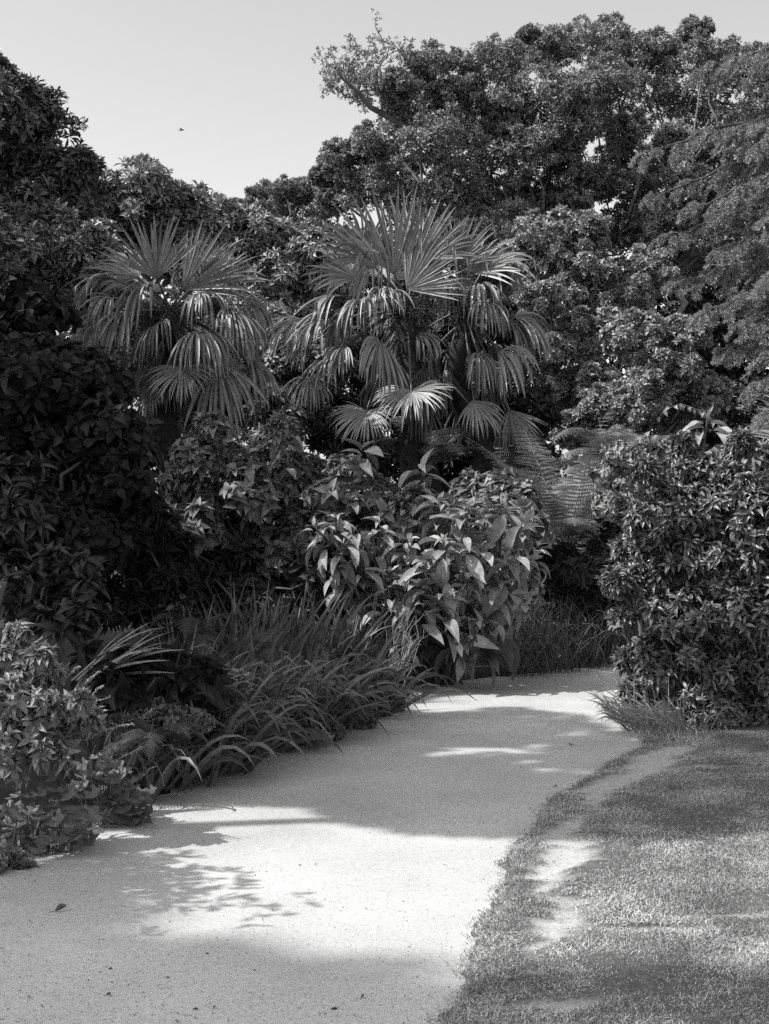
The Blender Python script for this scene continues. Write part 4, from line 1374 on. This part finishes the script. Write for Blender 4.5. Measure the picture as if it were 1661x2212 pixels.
gl = 'strap leaved clumps along the left bed'
for i, (px, d, n, L, lab) in enumerate([
    (300, 8.5, 60, .85, 'strap leaved clump nearest the sign, a few long pale blades flung to the right'),
    (400, 8.9, 95, .85, 'strap leaved clump left of the small blossoming plant, blades arching over dark broad leaves'),
    (490, 9.35, 100, .85, 'strap leaved clump arching right behind the small blossoming plant'),
    (580, 9.85, 105, .85, 'strap leaved clump in the middle of the bed, blades sweeping down to the path edge'),
    (670, 10.4, 105, .80, 'strap leaved clump over the little hanging fern by the path'),
    (760, 11.1, 95, .72, 'strap leaved clump at the right end of the bed, next to the bleached twigs'),
    (250, 7.95, 60, .55, 'low strap leaved clump in front of the dark broad spoon shaped leaves'),
    (355, 8.3, 75, .62, 'low strap leaved clump at the path edge left of the small blossoming plant'),
    (440, 8.75, 80, .65, 'low strap leaved clump at the path edge under the small blossoming plant'),
    (330, 9.5, 70, .8, 'strap leaved clump behind the dark broad spoon shaped leaves'),
    (400, 10.0, 80, .8, 'strap leaved clump in the dark middle of the bed below the palm trunk'),
    (430, 10.6, 90, .95, 'upright strap leaved clump at the back of the bed below the left palm'),
    (540, 11.4, 100, 1.0, 'tallest upright strap leaved clump at the back, pale blades against black shade'),
    (640, 12.0, 100, .98, 'upright strap leaved clump at the back, left of the big leaved bush'),
    (720, 12.4, 90, .85, 'upright strap leaved clump at the back touching the big leaved bush'),
]):
    back = i >= 11
    strap_clump(lab, GP(px, d), n, L, (.15, -.05) if back else (.42, -.25), 200 + i, gl, droop=.55 if back else 1.5, Wd=.034 if back else .036, spread=.3 if back else .42, rad=.2)
gr = 'grassy clumps along the far side of the bend'
for i, (px, d, lab) in enumerate([
    (1120, 14.0, 'dark grassy clump right beside the hanging leaves of the big leaved bush'),
    (1185, 14.3, 'dark grassy clump on the far side of the bend, second from the big leaved bush'),
    (1250, 14.7, 'dark grassy clump on the far side of the bend, halfway to the laurel'),
    (1320, 15.1, 'dark grassy clump on the far side of the bend, just clear of the laurel'),
    (1390, 15.6, 'dark grassy clump on the far side of the bend, half hidden by the laurel')]):
    strap_clump(lab, GP(px, d), 170, .9, (-.25, -.35), 220 + i, gr, Wd=.011, droop=1.4, spread=.5, rad=.22, name='grassy_clump')
gq = 'sunlit grassy clumps at the foot of the laurel'
for i, (px, d, L, lab) in enumerate([
    (1420, 10.35, .40, 'sunlit grassy clump spilling onto the path under the laurel'),
    (1460, 10.05, .34, 'short sunlit grassy clump between the laurel foot and the lawn tuft'),
    (1395, 10.9, .36, 'thin grassy clump behind the one that spills onto the path')]):
    strap_clump(lab, GP(px, d), 130, L, (-.75, -.25), 230 + i, gq, Wd=.013, droop=1.2, spread=.45, rad=.16, name='grassy_clump', mat='pale')
strap_clump('long mown edge tuft of fine grass where lawn meets laurel and path', GP(1460, 9.75), 700, .13, (-.15, -.1), 240, None, Wd=.004, droop=1.0, spread=.5, rad=.17, name='grass_tuft', mat='blade', cat='grass')


def torn_leaves():
    """Two bundles of broad pale strap leaves that lie out over the broad leaved plant."""
    rng = np.random.default_rng(245)
    base = GP(150, 8.2)
    t = thing('pale_strap_plant', 'broad pale strap leaves flung out stiffly above the dark broad leaved plant', 'plant', base)
    B = MB()
    for x0, y0, x1, y1, n in [(165, 1480, 300, 1355, 6), (190, 1490, 340, 1380, 6), (180, 1470, 390, 1390, 4)]:
        a, b = W(x0, y0, 8.2), W(x1, y1, 8.0)
        P = a + rng.normal(0, .015, (n, 3))
        D = (b - a) + rng.normal(0, .05, (n, 3))
        strips(B, P, D, np.tile([-.2, -.6, .8], (n, 1)), np.linalg.norm(b - a) * rng.uniform(.8, 1.25, n), rng.uniform(.018, .03, n), rng.uniform(.1, .7, n), rng, m=8, fold=.3)
    S = MB()
    tube(S, [base, W(160, 1500, 8.2), W(178, 1478, 8.2)], [.02, .018, .012], 6)
    S.build('stem', M['stem'], t, True)
    B.build('blades', M['pale'], t)


torn_leaves()

# ------------------------------------------------------------------ front of the bed
shrub('broad_leaved_plant', 'dark clump of broad spoon shaped leaves below the pale strap leaves', 'plant',
      PL([(230, 1450, 50), (300, 1440, 55), (370, 1450, 50), (420, 1470, 35), (270, 1490, 45), (350, 1500, 40)], 8.3, 110, .2), 'heart', 'lance5', .19, .36, 110, nsub=8, sr=.4, nsh=4, k=6, ang=1.5, up=.6, r0=.012, stem_mat='stem', fork=.1, trunk_name='stems', crown_name='leaves')
shrub('persicaria', 'sunlit leafy plant with thin flower spikes at the left edge under the sign', 'plant',
      PL([(25, 1510, 46), (95, 1530, 38), (8, 1425, 22), (38, 1368, 12), (112, 1455, 16), (50, 1590, 48), (140, 1580, 26), (-40, 1545, 62), (15, 1645, 46), (168, 1512, 13), (88, 1418, 11), (195, 1555, 13), (100, 1620, 32), (60, 1460, 22)], 6.9, 111, .25),
      'persicaria', 'lance5', .075, .38, 111, nsub=12, sr=.40, nsh=5, k=6, ang=1.4, up=.7, r0=.012, stem_mat='stem', fork=.1, crown_name='leaves')


def spikes():
    rng = np.random.default_rng(112)
    t = bpy.data.objects['persicaria']
    B = MB()
    for x0, y0, x1, y1 in [(60, 1450, 120, 1395), (40, 1430, 90, 1378), (130, 1520, 215, 1450), (150, 1560, 240, 1505), (170, 1540, 225, 1480), (20, 1400, 42, 1340), (5, 1390, 20, 1345), (180, 1600, 290, 1565), (200, 1640, 270, 1600), (130, 1480, 175, 1440), (220, 1660, 305, 1615), (100, 1640, 170, 1600)]:
        c = crooked(W(x0, y0, 6.9), W(x1, y1, 6.8), 9, .2, rng, .05)
        tube(B, c, .0018, 4)
        n = 40
        u = rng.uniform(.35, 1, n) * 8
        i = np.minimum(u.astype(int), 7)
        pp = c[i] + (c[i + 1] - c[i]) * (u - i)[:, None] + rng.normal(0, .003, (n, 3))
        B.inst(TPL['octa'][0], np.eye(3)[None] * rng.uniform(.0025, .0045, n)[:, None, None], pp)
    B.build('flower_spikes', M['blossom'], t)


spikes()


def mantle(label, spots, d, seed, L=.10, mat='mantle', n=16):
    rng = np.random.default_rng(seed)
    base = P0(W(np.mean([s[0] for s in spots]), 1500, d))
    t = thing('lobed_leaf_plant', label, 'plant', base, 'plants with round lobed leaves at the path edge')
    B, S = MB(), MB()
    for px, py, r in spots:
        for _ in range(n):
            p = W(px + rng.normal(0, r * .6), py + rng.normal(0, r * .5), d + rng.uniform(-.18, .18))
            p[2] = max(p[2], .02)
            D = np.array([[rng.normal(.35, .5), rng.normal(-.6, .4), rng.normal(-.25, .35)]])
            N = np.array([[rng.normal(.0, .35), rng.normal(-.5, .3), 1.0]])
            l = np.array([L * rng.uniform(.6, 1.25)])
            put_leaves(B, TPL['lobed'], p[None], D, N, l, l * 1.05, rng)
            q = np.array([base[0] + (p[0] - base[0]) * .8, p[1] + .06, 0.0])
            tube(S, [q, (q + p) / 2 + np.array([0, 0, .05]), p], .0022, 4)
    B.build('leaves', M[mat], t)
    S.build('stems', M['stem'], t, True)


mantle('sunlit round leaved plant spilling to the path edge beside the drooping fern', [(220, 1650, 40), (250, 1690, 35), (280, 1720, 35), (200, 1700, 45), (250, 1750, 40), (300, 1755, 20)], 7.35, 113)
mantle('dark round leaved plant in shade at the lower left corner of the bed', [(40, 1740, 60), (100, 1770, 50), (30, 1800, 50), (130, 1740, 45), (70, 1830, 30), (160, 1790, 30)], 6.75, 114)
mantle('dim round leaved plant below the small blossoming plant', [(420, 1590, 45), (470, 1610, 40), (440, 1640, 35), (380, 1620, 45), (510, 1610, 30), (350, 1590, 40)], 8.8, 115)
mantle('low lobed leaves along the path edge under the middle strap leaved clump', [(560, 1600, 35), (640, 1585, 30), (610, 1600, 30), (680, 1575, 30)], 9.6, 116, n=12)


def dock():
    rng = np.random.default_rng(117)
    base = G(600, 1612)
    t = thing('dock', 'two broad pale dock leaves lying at the path edge', 'plant', base)
    B = MB()
    for px, py, dx, dy, dd, L in [(575, 1565, .55, -.12, -.3, .24), (545, 1575, .6, -.25, -.3, .22), (600, 1580, .8, -.1, -.1, .18)]:
        put_leaves(B, [leaf_tpl(8, .12, .9, 'ovate')], W(px, py, 9.6)[None], np.array([[dx, dd, dy]]), np.array([[-.2, -.6, 1.0]]), np.array([L]), np.array([L * .55]), rng)
    B.build('leaves', M['mantle'], t)


dock()
t, P, A = shrub('blossoming_plant', 'small airy plant dotted with tiny pale blossoms in the middle of the bed', 'plant',
      PL([(450, 1500, 35), (490, 1510, 35), (470, 1550, 40), (510, 1480, 28), (430, 1530, 30), (500, 1560, 30)], 8.7, 118, .15), 'hydrangea', 'dia', .03, .5, 118, nsub=14, sr=.45, nsh=12, k=5, r0=.006, stem_mat='stem', fork=.1, crown_name='leaves')
rng = np.random.default_rng(119)
B = MB()
s = rng.random(len(P)) < .55
pp = P[s] + A[s] * .02
for q in range(3):
    put_leaves(B, [TPL['dia'][0]], pp, unit(rng.normal(0, 1, pp.shape)), unit(rng.normal(0, .4, pp.shape) + np.array([0, -.6, .8])), np.full(len(pp), .014), np.full(len(pp), .012), rng)
B.build('blossoms', M['blossom'], t)

gf = 'small ferns in the front of the bed'
for i, (px, py, d, n, L, pin, lab) in enumerate([
    (690, 1500, 10.0, 9, .38, .13, 'little fern with one bright frond hanging to the path under the strap leaves'),
    (330, 1600, 7.8, 12, .34, .10, 'drooping fern beside the sunlit lobed leaves, frond tip lit over the path'),
    (420, 1370, 10.2, 9, .45, .13, 'dim fern between the strap leaved clumps at the back of the bed'),
    (560, 1410, 10.6, 8, .42, .12, 'dim fern in the middle of the bed behind the arching blades'),
    (780, 1430, 12.0, 8, .38, .11, 'fern at the end of the bed behind the bleached twigs')]):
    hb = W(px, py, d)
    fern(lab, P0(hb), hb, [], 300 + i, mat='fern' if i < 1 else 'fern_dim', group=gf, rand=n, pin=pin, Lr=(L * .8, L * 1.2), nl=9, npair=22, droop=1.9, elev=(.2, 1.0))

ge = 'low leafy cushions along the bed edge'
for i, (rows, d, lab) in enumerate([
    ([(835, 1500, 28), (850, 1525, 18), (810, 1520, 28), (830, 1545, 16)], 11.4, 'rounded leafy cushion at the very corner of the bed where the path bends'),
    ([(770, 1540, 28), (730, 1560, 26), (790, 1555, 18)], 10.6, 'leafy cushion second from the bed corner, by the path edge'),
    ([(690, 1575, 24), (650, 1590, 22), (720, 1580, 18)], 10.0, 'leafy cushion beside the little hanging fern at the path edge'),
    ([(600, 1540, 30), (540, 1560, 30), (640, 1540, 28)], 9.8, 'leafy cushion in the shadow under the middle arching blades'),
    ([(360, 1560, 40), (300, 1560, 40), (420, 1560, 30)], 8.2, 'leafy cushion below the broad spoon shaped leaves'),
    ([(20, 1870, 22), (-30, 1880, 30), (50, 1880, 14)], 6.35, 'small sprig of leaves on the path edge at the far left')]):
    shrub('edging_plant', lab, 'plant', PL(rows, d, 400 + i, .1), 'hydrangea', 'dia', .045, .55, 400 + i, nsub=12, sr=.45, nsh=14, k=5, r0=.006, stem_mat='stem', fork=.1, group=ge, crown_name='leaves')


def bare_twigs():
    rng = np.random.default_rng(120)
    base = GP(838, 11.9)
    t = thing('bare_twigs', 'bleached leafless twigs leaning right at the corner of the bed', 'plant', base)
    B = MB()
    for k in range(16):
        e = W(rng.uniform(845, 905), rng.uniform(1325, 1410), 11.9 + rng.uniform(-.2, .2))
        c = crooked(base + rng.normal(0, .03, 3) * [1, 1, 0], e, 9, .35, rng, .03)
        tube(B, c, np.linspace(.004, .0015, 9), 4)
        for _ in range(3):
            q = c[rng.integers(4, 9)]
            tube(B, crooked(q, q + np.array([rng.normal(.04, .05), rng.normal(0, .05), rng.uniform(.02, .1)]), 4, .5, rng), .0012, 3)
    B.build('twigs', M['twig'], t, True)


bare_twigs()


# ------------------------------------------------------------------ small things
def sign():
    d = 7.4
    tr, br = W(15.5, 1255, d), W(1.5, 1335, d + .0)
    base = P0(W(-60, 1300, d + .1))
    t = thing('plant_sign', 'grey sign board with pale lines of text at the left edge', 'sign', base)
    wv = np.array([1.0, .12, 0])
    wv /= np.linalg.norm(wv)
    up = np.array([.055, .10, .27])
    n = unit(np.cross(wv, up))
    n = n if n[1] < 0 else -n
    wid, th = .42, .012
    c0 = tr - up - wv * wid          # lower left of the face
    B = MB()
    V = [c0, c0 + wv * wid, c0 + wv * wid + up, c0 + up]
    V += [v - n * th for v in V]
    B.add(V, None, [(0, 1, 2, 3), (7, 6, 5, 4), (0, 4, 5, 1), (1, 5, 6, 2), (2, 6, 7, 3), (3, 7, 4, 0)])
    B.build('board', M['board'], t)
    T = MB()
    rng = np.random.default_rng(121)
    rows = [(.86, .045, .06)] + [(.77 - i * .052, .018, .045 + .02 * (i % 3 == 2)) for i in range(13)]
    for v, hh, rm in rows:
        x = .04
        while x < 1 - rm - .02:
            l = rng.uniform(.03, .10)
            x2 = min(x + l, 1 - rm)
            a = c0 + n * .002
            q = [a + wv * wid * x + up * v, a + wv * wid * x2 + up * v, a + wv * wid * x2 + up * (v + hh), a + wv * wid * x + up * (v + hh)]
            T.add(q, None, [(0, 1, 2, 3)])
            x = x2 + .012
    T.build('lettering', M['ink'], t)
    S = MB()
    m = c0 + wv * wid * .5 + up * .5 - n * .02
    tube(S, [base, base + np.array([0, 0, m[2] - .05]), m], [.018, .018, .018], 10)
    S.build('post', M['board'], t, True)


sign()


def bird():
    c = W(393, 281, 60)
    t = thing('bird', 'tiny dark bird gliding alone in the open sky', 'bird', c)
    B = MB()
    u = np.linspace(-1, 1, 11)
    tube(B, c + np.c_[u * .10, np.zeros(11), u * .015], .028 * np.sqrt(np.maximum(1 - u ** 2, .004)), 8)
    for sgn in (-1, 1):
        B.add([c + np.array(v) * 1.0 for v in [(.05, 0, .01), (-.05, 0, .01), (-.09, sgn * .16, .05), (-.02, sgn * .13, .045), (-.14, sgn * .26, .02)]], [(2, 3, 4)], [(0, 1, 2, 3)])
    B.add([c + np.array(v) for v in [(-.08, -.015, 0), (-.08, .015, 0), (-.17, .035, 0), (-.17, -.035, 0)]], None, [(0, 1, 2, 3)])
    B.build('body', M['feather'], t, True)


bird()


def fallen(label, px, py, L, rot, name='fallen_leaf', cat='leaf'):
    rng = np.random.default_rng(int(px))
    p = G(px, py)
    p[2] = .006
    B = MB()
    D = np.array([[math.cos(rot), math.sin(rot), .05]])
    put_leaves(B, [leaf_tpl(5, .35, -.6)], p[None], D, np.array([[.1, -.3, 1.0]]), np.array([L]), np.array([L * .4]), rng)
    tube(B, [p - D[0] * L * .35 + np.array([0, 0, .002]), p], .0012, 4)
    o = B.build(name, M['litter'])
    tag(o, label, cat, 'fallen leaves on the path')


fallen('curled dark leaf in the dappled light at the left of the path', 118, 1972, .055, .6)
fallen('small dark leaf lying in the shaded middle of the path near the lawn edge', 1196, 1702, .026, .3)
fallen('dark leaf scrap at the lower left of the path, close to the camera', 228, 2154, .022, .1)
fallen('tiny leaf on the shaded path just left of the laurel foot', 1237, 1612, .03, 2.8)
fallen('pale leaf scrap near the bottom of the path, right of the middle', 1430 // 2 + 65, 2160, .02, 1.0)


def pebble(label, px, py, r):
    p = G(px, py)
    rng = np.random.default_rng(int(px + py))
    B = MB()
    D = sphere_dirs(60, rng)
    import bmesh
    bm = bmesh.new()
    bmesh.ops.create_icosphere(bm, subdivisions=2, radius=1.0)
    V = np.array([v.co[:] for v in bm.verts])
    F = np.array([[v.index for v in f.verts] for f in bm.faces])
    bm.free()
    V = V * (1 + .12 * np.sin(V[:, :1] * 4 + px) + .1 * np.sin(V[:, 1:2] * 5)) * np.array([1.2, 1, .65]) * r
    B.add(V + p + np.array([0, 0, r * .5]), F)
    o = B.build('pebble', M['soil'], smooth=True)
    tag(o, label, 'pebble', 'dark pebbles on the path')


pebble('dark pebble near the bottom edge of the path, below its middle', 722, 2182, .008)
pebble('dark pebble beside the dock leaves at the edge of the bed', 595, 1620, .010)
pebble('small dark pebble on the shaded path left of its lower middle', 448, 2062, .006)

# ------------------------------------------------------------------ tall trees outside the frame at the left whose shade falls on the path, and one added at the right against skylight
def shade_tree(label, rows, base, seed, nsub=16, nsh=30, k=5, L=.22, r0=.2, mat='oak', sr=.45):
    return shrub('shade_tree', label, 'tree', rows, mat, 'dia', L, .45, seed, nsub=nsub, sr=sr, nsh=nsh, k=k, ang=1.2, r0=r0, base=base, group='tall trees left of the path', back=1.0, under=1.0, twigs=.4, trunk_name='trunk', stem_mat='bark')


def shadow_lobe(gx, gy, z, r):
    """A crown lobe at height z whose shadow is centred on ground point (gx, gy)."""
    return (np.array([gx, gy, 0]) + SUNV * (z / SUNV[2]), r)


shade_tree('dense round crowned tree left of the path whose shadow crosses the middle of the gravel',
           [shadow_lobe(.75, 7.85, 8.9, .72), shadow_lobe(1.6, 7.68, 9.4, .75), shadow_lobe(2.5, 7.8, 10.0, .85), shadow_lobe(3.3, 8.5, 10.4, 1.0), shadow_lobe(2.3, 8.6, 9.6, .7), shadow_lobe(3.2, 9.5, 10.2, .75), shadow_lobe(-.05, 8.4, 8.4, .65), shadow_lobe(-.95, 9.2, 7.9, .72), shadow_lobe(1.75, 9.3, 9.5, .42),
            shadow_lobe(-.6, 10.0, 7.6, .85), shadow_lobe(-1.8, 10.0, 6.6, 1.3), shadow_lobe(-2.9, 10.3, 6.2, 1.3), shadow_lobe(-2.4, 9.3, 6.2, .8), shadow_lobe(-1.3, 11.6, 6.8, 1.0)],
           (-7.4, 6.2, 0), 501, nsub=24, nsh=36)
shade_tree('thinner crowned tree beside the dense one, letting flecks of sun through to the bend',
           [shadow_lobe(.35, 10.3, 8.4, .8), shadow_lobe(1.1, 10.1, 8.9, .65), shadow_lobe(.45, 10.15, 9.3, .5), shadow_lobe(.9, 11.0, 8.6, .5), shadow_lobe(1.9, 13.6, 9.0, .7), shadow_lobe(.7, 13.6, 9.0, .6)],
           (-7.9, 8.2, 0), 504, nsub=16, nsh=13, L=.15, sr=.30)
shade_tree('tall tree left of the left palm that keeps the corner shrubs in shade',
           [(np.array([-7.6, 14.2, 8.0]), 1.55), (np.array([-8.4, 15.6, 5.6]), 1.7), (np.array([-7.4, 11.6, 5.6]), 1.5), (np.array([-9.0, 17.0, 5.0]), 1.6), (np.array([-7.0, 13.0, 4.5]), 1.6), (np.array([-7.6, 15.0, 4.0]), 1.6), (np.array([-6.6, 10.2, 5.4]), 1.3)], (-8.6, 14.5, 0), 502, nsub=22, nsh=34)
def dapple_lobes(n, seed, test, zlo, zhi, rlo, rhi):
    r = np.random.default_rng(seed)
    out = []
    while len(out) < n:
        x, y = r.uniform(-2.6, 1.8), r.uniform(3.2, 6.6)
        if r.random() < test(x, y):
            out.append(shadow_lobe(x, y, r.uniform(zlo, zhi), r.uniform(rlo, rhi)))
    return out


shade_tree('thin crowned tree behind the camera at the left that dapples the near gravel',
           dapple_lobes(46, 9, lambda x, y: 1 / (1 + math.exp((y - 5.35 + .42 * (x + .6)) / .30)) * (1.0 if x < .1 else .30), 17, 25, .22, .46),
           (-17.5, 1.0, 0), 503, nsub=6, nsh=12, k=5, L=.16, sr=.5, r0=.1)
shade_tree('arching open shrub beyond the left bed whose leaves print small shadows on the gravel',
           dapple_lobes(44, 21, lambda x, y: (x < -.62) * math.exp(-((x + 1.3) / .5) ** 2 - ((y - 6.15) / .42) ** 2), 1.9, 2.9, .14, .28),
           (-3.3, 5.7, 0), 506, nsub=4, nsh=3, k=4, L=.09, sr=.75, r0=.02)
shade_tree('unseen tree added right of the lawn to shut off the open sky there',  # added out of view to block skylight and darken the far lawn
           [(np.array([6.2, 8.0, 4.6]), 2.0), (np.array([6.8, 5.6, 5.2]), 2.0), (np.array([6.4, 10.4, 5.4]), 2.0), (np.array([7.6, 7.4, 7.4]), 2.2), (np.array([7.4, 10.0, 7.8]), 2.0), (np.array([7.0, 3.4, 5.6]), 1.8), (np.array([5.6, 9.2, 2.6]), 1.4), (np.array([5.8, 7.0, 2.4]), 1.4)],
           (7.0, 7.8, 0), 507, nsub=18, nsh=22)


def feathery():
    """Loose feathery plants just outside the left edge: their sprays throw the fine shadows over the near gravel."""
    rng = np.random.default_rng(505)
    for i, (x, y, hh) in enumerate([(-2.1, 6.2, 1.25), (-2.05, 5.85, 1.0)]):
        b = np.array([x, y, 0.0])
        t = thing('feathery_plant', ['tall loose feathery plant at the left bed edge beside the persicaria', 'low feathery plant nearest the camera at the left bed edge'][i], 'plant', b, 'feathery plants at the left bed edge')
        S, B = MB(), MB()
        for k in range(9):
            e = b + np.array([rng.normal(.05, .2), rng.normal(0, .22), hh * rng.uniform(.5, 1.05)])
            c = crooked(b + rng.normal(0, .04, 3) * [1, 1, 0], e, 10, .25, rng)
            tube(S, c, np.linspace(.005, .0015, 10), 4)
            n = 14
            q = c[rng.integers(4, 10, n)]
            D = np.c_[rng.normal(0, 1, n), rng.normal(0, 1, n), rng.normal(.25, .4, n)]
            put_leaves(B, TPL['lance'], q, D, np.tile([0, 0, 1.0], (n, 1)) + rng.normal(0, .3, (n, 3)), rng.uniform(.05, .12, n), rng.uniform(.010, .02, n), rng)
        S.build('stems', M['stem'], t, True)
        B.build('leaves', M['persicaria'], t)


feathery()
